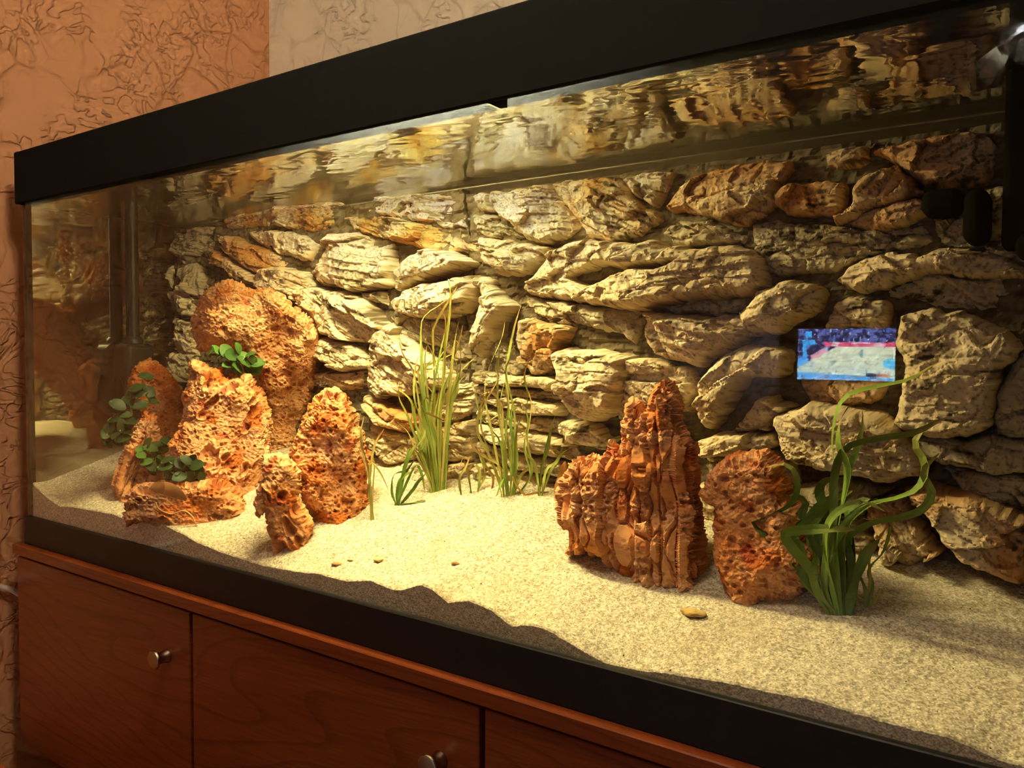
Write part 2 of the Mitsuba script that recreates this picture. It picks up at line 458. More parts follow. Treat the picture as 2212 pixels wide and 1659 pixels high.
def stone(parent, poly, prot, ang=0, lam=.011, amp=.006, tone='', dirt=0.0, seed=1, edge=.0085, hollow=None, y0=YP, h=.0017):
    P = np.array([at(p, y0 - prot * .6)[[0, 2]] for p in poly])
    P = np.array(Polygon(P).buffer(.0022, join_style=2, mitre_limit=1.5).exterior.coords)[:-1]
    Q = rough_outline(P, .0022, .0023, 95, seed)
    p, tri, nb, d = fill(Q, h)
    X, Z = p[:, 0], p[:, 1]
    r = np.random.default_rng(seed)
    R = min(edge, .5 * d.max())
    k = 1 - np.clip(d / R, 0, 1)
    prof = np.sqrt(np.maximum(1 - k ** 2.4, 0))
    c = p.mean(0)
    top = np.full(len(p), 9.0)
    for a in r.permutation(4)[:3] * math.pi / 2 + r.uniform(-.5, .5, 3):
        g = np.array([math.cos(a), math.sin(a)])
        sl = r.uniform(.12, .42)
        off = c + g * r.uniform(-.2, .35) * d.max()
        top = np.minimum(top, prot * r.uniform(.92, 1.12) - sl * ((p - off) @ g))
    top = np.clip(top, .35 * prot, 1.25 * prot)
    u, s, terr, streak = strata(X, Z, math.radians(ang), lam, seed)
    q3 = np.stack([X, Z, X * 0 + seed * .37], -1)
    # broken faces: tilted plates at two sizes, longer along the bedding
    crack = np.zeros(len(p))
    frac = np.zeros(len(p))
    ca, sa = math.cos(math.radians(ang)), math.sin(math.radians(ang))
    U, Sx = ca * X + sa * Z, -sa * X + ca * Z
    for cs, am, k2 in ((.034, .0065, 1), (.014, .0030, 2)):
        warp = .25 * cs * np.stack([nz(q3 * [1.6 / cs, 1.6 / cs, 1], seed + 80 + k2), nz(q3 * [1.6 / cs, 1.6 / cs, 1] + 5, seed + 82 + k2)], -1)
        w2 = np.c_[U * .5, Sx] + warp
        cc = np.random.default_rng(seed + k2).uniform(w2.min(0) - cs, w2.max(0) + cs, (int(np.prod(np.ptp(w2, axis=0) + 2 * cs) / cs ** 2) + 3, 2))
        dd_, ii_ = cKDTree(cc).query(w2, k=2)
        rr = np.random.default_rng(seed + 7 * k2)
        gsl, go = rr.uniform(-.30, .30, cc.shape), rr.uniform(-1, 1, len(cc))
        frac += am * go[ii_[:, 0]] + ((w2 - cc[ii_[:, 0]]) * gsl[ii_[:, 0]]).sum(1)
        crack = np.maximum(crack, sm(.10 * cs, 0, dd_[:, 1] - dd_[:, 0]) * (.8 if k2 == 1 else .35))
    bed = sm(-.15, .35, fb(q3 * [24, 24, 1], 2, seed + 33))
    hgt = top * prof + (frac + amp * (.22 + .5 * bed) * (terr - .5) - .0028 * crack + .0024 * ridge(q3 * [60, 60, 1], 3, seed + 9) + .0010 * bed * streak + .0008 * nz(q3 * [330, 330, 1], seed + 13)) * np.clip(d / .004, 0, 1)
    if hollow:
        hp = Polygon([at(q_, y0 - prot)[[0, 2]] for q_ in hollow])
        pts = shapely.points(p)
        dd = np.where(shapely.contains_xy(hp, X, Z), shapely.distance(pts, hp.exterior), 0)
        hgt -= .72 * prot * sm(0, .008, dd)
    V = np.c_[X, y0 - hgt, Z]
    V[:nb, 1] = y0
    col = stone_paint(X, Z, u, s, streak, tone, dirt, seed)
    B = V[:nb].copy(); B[:, 1] = y0 + .012
    n = len(V); i = np.arange(nb); jn = (i + 1) % nb
    sk = np.vstack([np.c_[i, i + n, jn + n], np.c_[i, jn + n, jn]])
    obj('stone', (np.vstack([V, B]), np.vstack([tri, sk])), 'painted', parent, smooth=False, color=np.vstack([col, col[:nb]]))


FR = {'A': (400, 300, 3.318), 'B': (700, 550, 2.765), 'C': (950, 250, 2.765), 'D': (1600, 250, 2.765), 'E': (1150, 750, 2.083), 'G': (0, 400, 3.16), 'R': (200, 600, 2.766), 'P': (0, 0, 1.0)}


def px(fr, pts):
    x, y, s = FR[fr]
    return [(x + a / s, y + b / s) for a, b in pts]


seam_px = [(1012, 300), (1012, 400), (1014, 440), (1024, 520), (1016, 545), (1030, 580), (1028, 620), (1012, 680), (1020, 740), (1022, 800), (1026, 900), (1020, 1000), (1020, 1060)]
SEAM = np.array([at(p, YP)[[0, 2]] for p in seam_px])


def seam_x(z):
    o = np.argsort(SEAM[:, 1])
    return np.interp(z, SEAM[o, 1], SEAM[o, 0])


def backing(parent, side, seed):
    x0, x1 = (XI + .002, 9) if side < 0 else (-9, XE - .01)
    z0, z1 = zt_bot + .06, ZC + (.2165 if side < 0 else .2085)
    nzv = int((z1 - z0) / .0028)
    zs = np.linspace(z0, z1, nzv)
    sx = seam_x(zs)
    a0, a1 = (np.full(nzv, x0), sx - .0017) if side < 0 else (sx + .0017, np.full(nzv, x1))
    n = int(abs(a1 - a0).max() / .0030)
    tt = np.linspace(0, 1, n)
    X = a0[:, None] * (1 - tt) + a1[:, None] * tt
    Z = np.repeat(zs[:, None], n, 1)
    ang = np.radians(8 * nz(np.stack([X * 5, Z * 5, X * 0], -1), seed)).ravel()
    Xf, Zf = X.ravel(), Z.ravel()
    u, s, terr, streak = strata(Xf, Zf, -.12, .013, seed)
    q3 = np.stack([Xf, Zf, Xf * 0], -1)
    hgt = .004 + .004 * terr + .005 * fb(q3 * [24, 24, 1], 2, seed + 4) + .003 * ridge(q3 * [75, 75, 1], 3, seed + 9) + .0012 * streak
    V = np.c_[Xf, YP - np.clip(hgt, -.004, .02), Zf]
    I = np.arange(len(V)).reshape(nzv, n)
    f = np.stack([I[:-1, :-1], I[:-1, 1:], I[1:, 1:], I[1:, :-1]], -1).reshape(-1, 4)
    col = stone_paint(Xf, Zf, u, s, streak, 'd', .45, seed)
    # the slab's edges
    rim = np.r_[I[0], I[1:, -1], I[-1, -2::-1], I[-2:0:-1, 0]]
    B = V[rim].copy(); B[:, 1] = YP + .0042
    m = len(V); i = np.arange(len(rim)); jn = (i + 1) % len(rim)
    sk = np.c_[rim[i], i + m, jn + m, rim[jn]]
    obj('backing', (np.vstack([V, B]), np.vstack([f, sk])), 'painted', parent, smooth=False, color=np.vstack([col, col[rim]]))


bp = thing('background_panel', 'moulded rock background panel left of the dark seam', 'aquarium background')
backing(bp, -1, 101)
# (frame, outline, protrusion, strata angle, strata pitch, strata height, tone, dirt)
LEFT = [
    ('A', [(250, 570), (600, 505), (1040, 445), (1090, 500), (1120, 600), (900, 665), (620, 612), (450, 625), (280, 640)], .022, 8, .009, .006, 'o', .1),
    ('A', [(1110, 560), (1290, 545), (1500, 575), (1900, 665), (2060, 720), (2050, 800), (1900, 800), (1700, 790), (1560, 740), (1330, 690), (1170, 630)], .034, -16, .008, .007, 'o', .0),
    ('A', [(1340, 420), (1800, 400), (1990, 440), (2020, 640), (1900, 650), (1760, 590), (1500, 560), (1300, 520)], .016, -6, .010, .006, '', .2),
    ('A', [(440, 655), (720, 668), (850, 705), (955, 765), (890, 880), (800, 860), (640, 800), (470, 720)], .026, -14, .010, .005, '', -.1),
    ('A', [(220, 700), (330, 700), (480, 770), (640, 815), (690, 880), (660, 915), (500, 955), (380, 895), (230, 800)], .030, -20, .009, .007, 'o', .0),
    ('A', [(60, 770), (200, 800), (380, 900), (470, 955), (525, 1030), (440, 1060), (330, 950), (150, 880)], .026, -24, .010, .007, 'o', .1),
    ('A', [(970, 745), (1020, 685), (1180, 672), (1290, 720), (1280, 780), (1440, 750), (1455, 860), (1450, 1055), (1200, 1095), (1090, 1045), (960, 1040), (870, 980), (900, 880)], .044, -8, .012, .006, '', .05),
    ('A', [(1460, 940), (1590, 850), (1720, 790), (1880, 820), (2050, 870), (2035, 905), (1700, 1015), (1480, 1075), (1455, 1055)], .042, 14, .016, .004, '', -.35),
    ('A', [(490, 970), (560, 920), (700, 930), (860, 965), (880, 1055), (860, 1120), (740, 1130), (600, 1105), (480, 1045)], .038, -18, .010, .005, '', -.05),
    ('A', [(740, 1135), (880, 1065), (1160, 1095), (1300, 1165), (1350, 1240), (1420, 1335), (1390, 1385), (1330, 1450), (1100, 1440), (980, 1385), (880, 1250)], .042, -28, .010, .007, '', .15),
    ('A', [(1270, 1105), (1440, 1095), (1460, 1185), (1330, 1172)], .020, 0, .010, .004, '', .0),
    ('A', [(1470, 1190), (1560, 1085), (1800, 1035), (2030, 985), (2060, 1060), (2030, 1150), (1990, 1230), (1780, 1290), (1640, 1280), (1510, 1240)], .050, 16, .013, .005, '', -.12),
    ('B', [(245, 800), (262, 700), (300, 520), (390, 410), (470, 445), (560, 560), (640, 640), (740, 710), (760, 790), (640, 800), (500, 830), (330, 850)], .040, -22, .009, .006, '', .12),
    ('A', [(960, 1420), (1100, 1452), (1250, 1500), (1300, 1560), (1310, 1640), (1120, 1660), (980, 1570)], .038, -20, .009, .006, '', .05),
    ('A', [(960, 1680), (1120, 1680), (1310, 1660), (1310, 1760), (1120, 1800), (960, 1760)], .024, -10, .009, .006, 'o', .3),
    ('B', [(520, 250), (400, 270), (330, 300), (420, 400), (560, 520), (700, 560), (800, 640), (860, 620), (850, 480), (760, 400), (620, 380)], .020, -30, .010, .005, 'g', .2),
    ('B', [(210, 845), (280, 870), (420, 920), (500, 960), (560, 1000), (480, 1060), (330, 1010), (250, 930)], .044, -22, .010, .005, 'o', -.15),
    ('B', [(250, 1015), (480, 1065), (550, 1100), (520, 1230), (390, 1250), (300, 1180), (270, 1090)], .030, -14, .009, .006, '', .1),
    ('B', [(520, 860), (700, 820), (860, 760), (880, 860), (860, 960), (760, 1000), (560, 985)], .026, 6, .008, .007, '', .2),
    ('B', [(560, 1010), (760, 1010), (880, 980), (880, 1100), (880, 1230), (700, 1230), (560, 1220), (530, 1120)], .030, -8, .008, .007, '', .15),
    ('B', [(450, 1240), (600, 1240), (880, 1250), (880, 1360), (700, 1380), (520, 1340)], .030, -4, .009, .006, '', .2),
    ('G', [(985, 720), (1160, 730), (1150, 860), (1090, 1050), (985, 1050)], .024, 80, .016, .004, 'g', .0),
    ('G', [(985, 1065), (1090, 1060), (1190, 1080), (1180, 1125), (1000, 1125)], .020, -5, .010, .004, 'g', .0),
    ('G', [(1170, 905), (1330, 950), (1350, 1060), (1340, 1175), (1205, 1170), (1190, 1040)], .022, -12, .010, .006, '', .2),
    ('G', [(1080, 1150), (1330, 1150), (1345, 1250), (1240, 1350), (1180, 1300)], .030, -40, .009, .006, 'g', .0),
    ('G', [(1180, 700), (1280, 740), (1400, 790), (1380, 900), (1200, 880)], .022, -26, .010, .006, '', .1),
    ('G', [(1210, 570), (1300, 530), (1380, 570), (1395, 770), (1290, 730), (1190, 690)], .022, 60, .012, .005, 'g', .1),
    ('G', [(1200, 320), (1460, 270), (1500, 400), (1300, 490), (1220, 540), (1160, 430)], .018, -10, .010, .006, 'g', .3),
    ('G', [(960, 480), (1140, 520), (1180, 600), (1160, 700), (985, 690)], .018, 10, .011, .006, 'g', .2),
    ('G', [(760, 1060), (850, 1040), (860, 1110), (780, 1120)], .016, 0, .010, .004, 'g', -.1),
]
for i, (fr, pts, pr, ang, lam, amp, tone, dirt) in enumerate(LEFT):
    stone(bp, px(fr, pts), pr, ang, lam, amp, tone, dirt, seed=200 + 17 * i)

bq = thing('background_panel', 'moulded rock background panel right of the dark seam', 'aquarium background')
backing(bq, 1, 131)
RIGHT = [
    ('C', [(200, 470), (400, 450), (640, 415), (710, 480), (830, 640), (780, 700), (640, 755), (500, 735), (430, 640), (340, 580), (220, 565)], .032, -4, .009, .006, '', -.05),
    ('C', [(205, 590), (330, 600), (410, 655), (490, 720), (300, 725), (215, 690)], .018, -12, .008, .006, 'g', .25),
    ('C', [(650, 415), (760, 385), (1050, 370), (1140, 470), (1230, 545), (1300, 580), (1300, 620), (1210, 700), (1040, 755), (900, 720), (850, 650), (720, 490)], .030, -30, .010, .008, 'o', .25),
    ('C', [(1075, 375), (1180, 352), (1390, 335), (1350, 430), (1300, 530), (1270, 540), (1170, 470), (1110, 420)], .026, -14, .010, .005, '', .05),
    ('C', [(1330, 560), (1400, 440), (1500, 385), (1590, 320), (1900, 275), (2080, 255), (2090, 320), (2010, 420), (1985, 550), (1900, 610), (1830, 650), (1660, 630), (1520, 575), (1420, 560)], .038, 10, .009, .006, 'o', -.05),
    ('C', [(1385, 630), (1600, 640), (1760, 685), (1835, 730), (1830, 770), (1500, 775), (1390, 765), (1320, 700)], .020, 0, .010, .006, 'g', .25),
    ('C', [(432, 1030), (560, 890), (620, 795), (840, 735), (1060, 765), (1280, 735), (1320, 785), (1500, 785), (1830, 778), (1880, 850), (1925, 950), (1940, 1000), (1860, 1065), (1750, 1075), (1560, 1085), (1300, 1130), (1200, 1150), (1050, 1140), (850, 1115), (620, 1080), (490, 1060)], .062, 4, .012, .006, '', -.08),
    ('C', [(215, 725), (400, 745), (630, 795), (590, 870), (510, 935), (380, 955), (290, 880), (225, 790)], .034, -10, .012, .006, '', -.15),
    ('C', [(490, 1075), (620, 1095), (870, 1135), (1190, 1165), (1200, 1240), (1160, 1360), (1070, 1290), (860, 1250), (800, 1260), (640, 1225), (510, 1120)], .026, -10, .011, .005, 'g', .0),
    ('C', [(1215, 1175), (1400, 1190), (1600, 1205), (1720, 1195), (1960, 1180), (1980, 1230), (1960, 1285), (1860, 1315), (1720, 1395), (1530, 1490), (1290, 1430), (1250, 1400), (1200, 1300)], .048, -12, .011, .007, '', .1),
    ('C', [(1310, 1135), (1560, 1095), (1760, 1085), (1850, 1090), (1840, 1145), (1700, 1185), (1400, 1165)], .022, 4, .010, .005, 'g', .05),
    ('B', [(905, 130), (960, 140), (1010, 210), (1115, 310), (1040, 400), (1030, 500), (945, 605), (912, 590), (905, 430), (950, 260)], .046, 62, .014, .005, '', -.15),
    ('B', [(1125, 460), (1165, 390), (1230, 380), (1300, 420), (1480, 432), (1440, 520), (1400, 590), (1330, 690), (1240, 720), (1160, 620)], .040, -8, .010, .006, 'o', .05),
    ('B', [(940, 640), (1040, 520), (1110, 480), (1140, 610), (1230, 725), (1100, 730), (960, 690)], .020, -20, .010, .005, 'g', .15),
    ('B', [(905, 705), (1000, 692), (1180, 732), (1330, 738), (1390, 762), (1380, 805), (1100, 785), (905, 770)], .036, -3, .007, .006, '', .1),
    ('B', [(905, 785), (1100, 800), (1380, 820), (1400, 840), (1400, 865), (1200, 850), (905, 825)], .024, -3, .007, .005, '', .2),
    ('B', [(905, 835), (1000, 845), (1200, 872), (1400, 902), (1400, 962), (1200, 958), (1000, 900), (905, 885)], .038, -5, .007, .006, '', .1),
    ('B', [(905, 920), (1050, 935), (1250, 975), (1410, 985), (1410, 1070), (1250, 1050), (905, 1000)], .026, -6, .007, .006, '', .2),
    ('B', [(905, 1015), (1000, 1032), (1250, 1070), (1420, 1110), (1500, 1180), (1480, 1220), (1250, 1182), (1000, 1130), (905, 1090)], .040, -8, .007, .006, '', .05),
    ('B', [(905, 1130), (1100, 1180), (1300, 1220), (1440, 1250), (1440, 1330), (1200, 1290), (905, 1230)], .028, -7, .008, .006, '', .15),
    ('B', [(905, 1250), (1100, 1290), (1300, 1340), (1430, 1360), (1430, 1400), (1200, 1375), (905, 1340)], .036, -8, .008, .006, '', .1),
    ('E', [(105, 25), (150, 5), (430, 40), (420, 170), (375, 285), (280, 335), (200, 310), (150, 240), (150, 130)], .058, -6, .012, .005, '', -.1),
    ('E', [(440, 45), (560, 60), (690, 100), (725, 145), (710, 230), (690, 300), (560, 260), (460, 245), (400, 325), (372, 325), (375, 285), (430, 170)], .040, -24, .011, .006, '', .05),
    ('E', [(130, 335), (280, 350), (310, 400), (380, 420), (330, 465), (200, 430), (140, 385)], .034, -8, .010, .006, '', .15),
    ('E', [(720, 260), (740, 180), (800, 90), (880, 20), (960, -8), (1060, 0), (1150, 25), (1150, 105), (1100, 135), (960, 130), (900, 200), (870, 280), (790, 365), (740, 330)], .058, 38, .013, .005, '', -.15),
    ('D', [(0, 1190), (120, 1045), (290, 985), (420, 1010), (495, 1050), (470, 1145), (380, 1205), (250, 1275), (170, 1295), (20, 1235)], .046, 22, .011, .006, '', -.05),
    ('D', [(210, 520), (235, 450), (320, 405), (450, 402), (600, 410), (610, 535), (540, 595), (430, 588), (300, 578), (215, 548)], .036, 4, .010, .006, 'o', -.1),
    ('D', [(500, 235), (620, 205), (760, 190), (750, 260), (690, 298), (520, 308)], .022, 8, .010, .006, 'o', .1),
    ('D', [(665, 450), (720, 385), (900, 300), (955, 315), (1000, 370), (1090, 460), (900, 528), (740, 558), (700, 598), (570, 645), (555, 615), (675, 530)], .042, 26, .010, .007, 'o', .0),
    ('D', [(800, 210), (1000, 160), (1300, 100), (1490, 110), (1490, 400), (1250, 425), (1100, 415), (1010, 345), (960, 290)], .030, 14, .010, .007, 'o', .1),
    ('D', [(575, 650), (740, 570), (1090, 495), (1125, 560), (1000, 635), (830, 688), (700, 665)], .034, 20, .009, .007, 'o', .0),
    ('D', [(60, 650), (200, 625), (540, 660), (700, 695), (1000, 645), (1150, 650), (1140, 760), (1000, 785), (700, 845), (560, 925), (130, 955), (70, 820)], .026, 2, .008, .007, 'g', .25),
    ('D', [(1150, 570), (1490, 430), (1690, 420), (1690, 860), (1400, 770), (1190, 770)], .024, 10, .011, .006, 'g', .15),
    ('D', [(565, 980), (620, 905), (900, 800), (1050, 860), (1190, 790), (1450, 800), (1690, 895), (1690, 955), (1400, 955), (1100, 930), (900, 995), (750, 1045), (620, 1018)], .046, 8, .010, .006, '', -.05),
    ('D', [(900, 1010), (1100, 945), (1400, 968), (1690, 968), (1690, 1190), (1500, 1175), (1200, 1145), (1000, 1105), (860, 1060)], .020, -4, .008, .006, 'g', .3),
    ('D', [(525, 1180), (560, 1130), (640, 1092), (760, 1092), (860, 1122), (895, 1150), (870, 1245), (820, 1265), (510, 1250)], .040, 4, .011, .006, '', .05),
    ('P', [(1935, 740), (1950, 680), (2010, 668), (2100, 682), (2190, 722), (2203, 750), (2162, 800), (2150, 880), (2140, 920), (2090, 943), (2040, 948), (1928, 920), (1945, 860), (1955, 800)], .052, 12, .013, .006, '', -.05),
    ('P', [(2160, 830), (2212, 760), (2235, 800), (2235, 940), (2155, 940), (2150, 900)], .030, 6, .012, .006, 'g', .1),
    ('D', [(340, 1580), (600, 1572), (820, 1580), (880, 1600), (830, 1690), (640, 1730), (420, 1720)], .026, 4, .012, .006, 'o', .1),
    ('E', [(1085, 350), (1100, 305), (1250, 252), (1370, 262), (1560, 312), (1680, 390), (1740, 470), (1775, 540), (1740, 588), (1600, 608), (1400, 580), (1200, 520), (1115, 460)], .062, -16, .014, .005, '', -.15),
    ('E', [(745, 430), (830, 392), (980, 392), (1085, 390), (1105, 435), (1030, 458), (980, 450), (900, 478), (785, 498)], .048, 6, .012, .004, '', -.2),
    ('E', [(900, 372), (945, 330), (1000, 245), (1100, 232), (1175, 272), (1090, 320), (1075, 370)], .034, -20, .011, .006, '', .05),
    ('E', [(735, 500), (880, 488), (1080, 470), (1180, 530), (1200, 620), (1100, 640), (800, 600)], .028, -6, .011, .006, 'g', .1),
    ('E', [(1605, 352), (1700, 382), (1950, 422), (2060, 402), (2230, 422), (2230, 555), (2100, 575), (1950, 540), (1800, 500), (1695, 440)], .040, -14, .012, .006, 'g', .0),
    ('E', [(1860, 545), (2000, 565), (2230, 585), (2230, 740), (2100, 690), (1960, 660), (1900, 600)], .034, -20, .012, .006, 'g', .0),
    ('E', [(1660, 645), (1800, 622), (1980, 672), (2230, 765), (2230, 1075), (2050, 1012), (1915, 965), (1830, 850), (1760, 740)], .060, -22, .009, .008, 'o', .0),
    ('E', [(1480, 705), (1640, 692), (1740, 800), (1845, 925), (1700, 985), (1580, 975), (1540, 860)], .050, -42, .011, .007, 'o', .0),
    ('E', [(1190, 630), (1400, 600), (1600, 640), (1480, 700), (1540, 850), (1560, 960), (1450, 960), (1300, 850), (1220, 760)], .034, -10, .011, .006, 'g', .15),
    ('E', [(745, 620), (900, 600), (1000, 640), (960, 760), (860, 900), (800, 900), (770, 800)], .040, -6, .007, .006, '', .05),
]
for i, (fr, pts, pr, ang, lam, amp, tone, dirt) in enumerate(RIGHT):
    hol = px('C', [(640, 955), (700, 905), (880, 840), (1060, 870), (1240, 855), (1430, 830), (1380, 880), (1250, 930), (1120, 915), (900, 1000), (780, 1030)]) if i == 6 else None
    stone(bq, px(fr, pts), pr, ang, lam, amp, tone, dirt, seed=1200 + 19 * i, hollow=hol, edge=.0115 if pr > .045 else .0085)


# ------------------------------------------------------------------ orange clay stones
def local(base):
    v = np.array([base[0], base[1] + D0, 0]); v /= np.linalg.norm(v)
    return np.array([v[1], -v[0], 0]), v


def onto(p, o, v):
    """picture point to the upright plane through o across the direction v"""
    d = ray(p)
    return EYE + d * (((o - EYE) @ v) / (d @ v))


def worley(P, scale, seed, squash=None):
    """distances to the nearest two of a jittered point set, in cells"""
    Q = P / scale
    r = np.random.default_rng(seed)
    lo_, hi_ = Q.min(0) - 1.5, Q.max(0) + 1.5
    n = int(np.prod(hi_ - lo_) * 1.0) + 8
    d, i = cKDTree(r.uniform(lo_, hi_, (n, 3))).query(Q, k=2)
    return d[:, 0], d[:, 1], r.uniform(0, 1, n)[i[:, 0]]


PALE, CLAY, RUST, RED, SOOT = (.62, .355, .18), (.50, .195, .058), (.42, .125, .030), (.33, .060, .024), (.07, .030, .015)


def clay_stone(label, outline, base_px, thick, style, axis=(0, 0, 1), seed=1, tint=0.0, h=.0012, back=.95, pale=.5, lean=0.0, base2=None, foot=1.0):
    base = on_sand(base_px)
    e1, v = local(base)
    if base2 is not None:                               # a stone whose foot runs obliquely over the sand
        t = on_sand(base2) - base; t[2] = 0; t /= np.linalg.norm(t)
        e1 = .62 * e1 + .38 * (t if t @ e1 > 0 else -t); e1 /= np.linalg.norm(e1)
        v = np.array([-e1[1], e1[0], 0.])
    o = base + v * thick * back
    pts = np.array([onto(p, o, v) for p in outline])
    ab = np.c_[(pts - o) @ e1, pts[:, 2] - o[2]]
    hb = ab[:, 1].max() - ab[:, 1].min()
    ab[:, 1] -= .030 * sm(.30, .0, (ab[:, 1] - ab[:, 1].min()) / hb)
    Q = rough_outline(ab, .0018, .0018, 120, seed)
    p, tri, nb, d = fill(Q, h)
    R = max(.45 * d.max(), .008)
    k = 1 - np.clip(d / R, 0, 1)
    prof = np.sqrt(np.maximum(1 - k * k, 0))
    lump = 1 + .35 * fb(np.c_[p * 26, p[:, :1] * 0 + seed], 2, seed)
    tf = thick * prof * lump * (foot + (1 - foot) * sm(.28, .62, (p[:, 1] - p[:, 1].min()) / np.ptp(p[:, 1])))
    tb = thick * .8 * prof
    mid = lean * (p[:, 1] - p[:, 1].min())
    def W3(w):
        return o + p[:, :1] * e1 + np.c_[0 * p[:, 0], 0 * p[:, 0], p[:, 1]] + (w + mid)[:, None] * v
    n = len(p)
    remap = np.r_[np.arange(nb), np.arange(nb, n) + n - nb]
    V = np.vstack([W3(-tf), W3(tb)[nb:]])
    fF, fB = tri, remap[tri][:, ::-1]
    m = trimesh.Trimesh(V, np.vstack([fF, fB]), process=False)
    N = m.vertex_normals
    # relief
    ax = np.asarray(axis, float); ax /= np.linalg.norm(ax)
    axw = ax[0] * e1 + ax[2] * np.array([0, 0, 1.0]) + ax[1] * v
    al = V @ axw
    A = V - al[:, None] * axw                           # across the grain
    G = A + axw * (al[:, None] * .22)                   # grain-stretched space
    s1 = seed
    fine = .0011 * nz(V * 330, s1 + 6) + .0008 * nz(V * 620, s1 + 16)
    g1, g2, c2 = worley(V, .0062, s1 + 2)
    crumb = -.0036 * sm(.46, .26, g1) * (c2 > .42)
    if style == 'pitted':
        f1, f2, c1 = worley(A + axw * (al[:, None] * .45) + .003 * np.stack([nz(V * 90, s1 + k) for k in range(3)], 1), .0140, s1 + 1)
        pit = -.0110 * sm(.46, .26, f1) * (c1 > .42) + .0022 * sm(.62, .48, f1) * sm(.40, .50, f1) * (c1 > .42)
        disp = pit + crumb + .0024 * ridge(G * 95, 3, s1 + 3) + .0045 * fb(V * 34, 2, s1 + 5) + fine
        crust = ridge(V * 150, 2, s1 + 7)
    elif style == 'crusty':
        k1, k2, c1 = worley(V + .002 * np.stack([nz(V * 110, s1 + k) for k in range(3)], 1), .019, s1 + 1)
        disp = 1.15 * crumb - .0065 * sm(.38, .2, k1) * (c1 > .62) + .0045 * fb(V * 36, 2, s1 + 5) + .0030 * fb(V * 95, 2, s1 + 3) + 1.2 * fine
        crust = ridge(V * 210, 2, s1 + 7)
    else:                                               # grooved
        B_ = A + axw * (al[:, None] * .014) + .0035 * np.stack([nz(V * 26, s1 + k) for k in range(3)], 1)
        f1, f2, c1 = worley(B_, .0125, s1 + 1)
        rough = sm(-.10, .20, fb(V * [40, 40, 26], 2, s1 + 8) + .25 * (c1 - .5))
        disp = -.0048 * sm(.16, .02, f2 - f1) + .0085 * (c1 - .5) + rough * (1.1 * crumb + .0036 * fb(V * 105, 2, s1 + 3) + 1.5 * fine) + .25 * fine + .003 * fb(V * 26, 2, s1 + 5)
        crust = rough * 1.2 - .3
    V2 = V + N * disp[:, None]
    c = lerp(CLAY, PALE, np.clip(pale + .75 * fb(V * 24, 2, s1 + 11) + .35 * crust, 0, 1))
    c = lerp(c, RUST, sm(.05, .5, fb(V * 34, 2, s1 + 12) + tint))
    c = lerp(c, RED, .8 * sm(.30, .65, fb(V * 48, 2, s1 + 13) + tint))
    c = lerp(c, SOOT, .55 * sm(.42, .7, nz(V * 260, s1 + 14)))
    key = thing('clay_stone', label, 'stone')
    scene[key] = mikit.ply((V2, m.faces), 'painted', smooth=False, color=c)
    return o, e1, v


STONES = {}
STONES['dome'] = clay_stone('large rounded pinkish pitted stone, topmost at the back of the left stone pile', px('R', [(622, 275), (660, 200), (690, 135), (760, 72), (820, 55), (920, 72), (960, 100), (1060, 82), (1150, 132), (1200, 190), (1300, 262), (1368, 360), (1370, 440), (1340, 520), (1345, 640), (1290, 800), (1180, 1020), (1040, 1060), (1000, 800), (960, 560), (880, 470), (720, 440), (660, 440), (640, 360)]),
                            px('R', [(1100, 1060)])[0], .070, 'crusty', seed=31, pale=.62, tint=-.10, lean=-.34, foot=.30)
STONES['left_red'] = clay_stone('rust red stone behind the leafy plant at the left of the stone pile', px('R', [(202, 625), (250, 530), (340, 477), (400, 510), (480, 572), (540, 650), (560, 800), (560, 1000), (440, 1100), (330, 1060), (300, 830), (230, 740)]),
                                px('R', [(330, 1090)])[0], .034, 'crusty', seed=57, pale=.12, tint=.26)
STONES['peak'] = clay_stone('big upright honeycombed stone with a jagged crest in the middle of the left pile', px('R', [(585, 505), (640, 492), (700, 520), (780, 545), (785, 590), (860, 572), (940, 572), (1000, 660), (1040, 760), (1072, 830), (1060, 960), (1050, 1030), (1020, 1100), (990, 1200), (930, 1310), (850, 1310), (690, 1280), (560, 1200), (480, 1120), (450, 1010), (520, 880), (560, 700), (575, 600)]),
                            px('R', [(900, 1300)])[0], .042, 'pitted', axis=(.55, 0, .84), seed=73, pale=.50, tint=-.02)
STONES['slope'] = clay_stone('tall slanting orange stone with a flat face at the left edge of the pile', px('R', [(112, 1335), (140, 1180), (190, 1005), (250, 885), (310, 795), (385, 830), (400, 930), (420, 985), (430, 1100), (450, 1230), (300, 1290), (200, 1340)]),
                             px('R', [(200, 1330)])[0], .026, 'grooved', axis=(.35, 0, .93), seed=91, pale=.42, tint=.06)
STONES['cone'] = clay_stone('orange cone-shaped crumbly stone at the right of the left pile', px('R', [(1180, 1010), (1240, 870), (1310, 722), (1390, 655), (1460, 655), (1540, 722), (1580, 840), (1640, 960), (1678, 1060), (1650, 1160), (1652, 1400), (1600, 1440), (1480, 1440), (1360, 1385), (1280, 1320), (1230, 1250), (1180, 1110)]),
                            px('R', [(1500, 1436)])[0], .038, 'crusty', seed=113, pale=.32, tint=.06)
STONES['lying'] = clay_stone('long pale orange stone lying across the front of the left pile', px('R', [(190, 1300), (240, 1252), (420, 1222), (520, 1212), (700, 1205), (800, 1215), (880, 1270), (920, 1340), (908, 1400), (850, 1490), (700, 1455), (600, 1475), (480, 1445), (330, 1425), (205, 1440)]),
                             px('R', [(560, 1475)])[0], .024, 'pitted', axis=(1, 0, -.15), seed=131, pale=.52, tint=.0, base2=px('R', [(230, 1432)])[0])
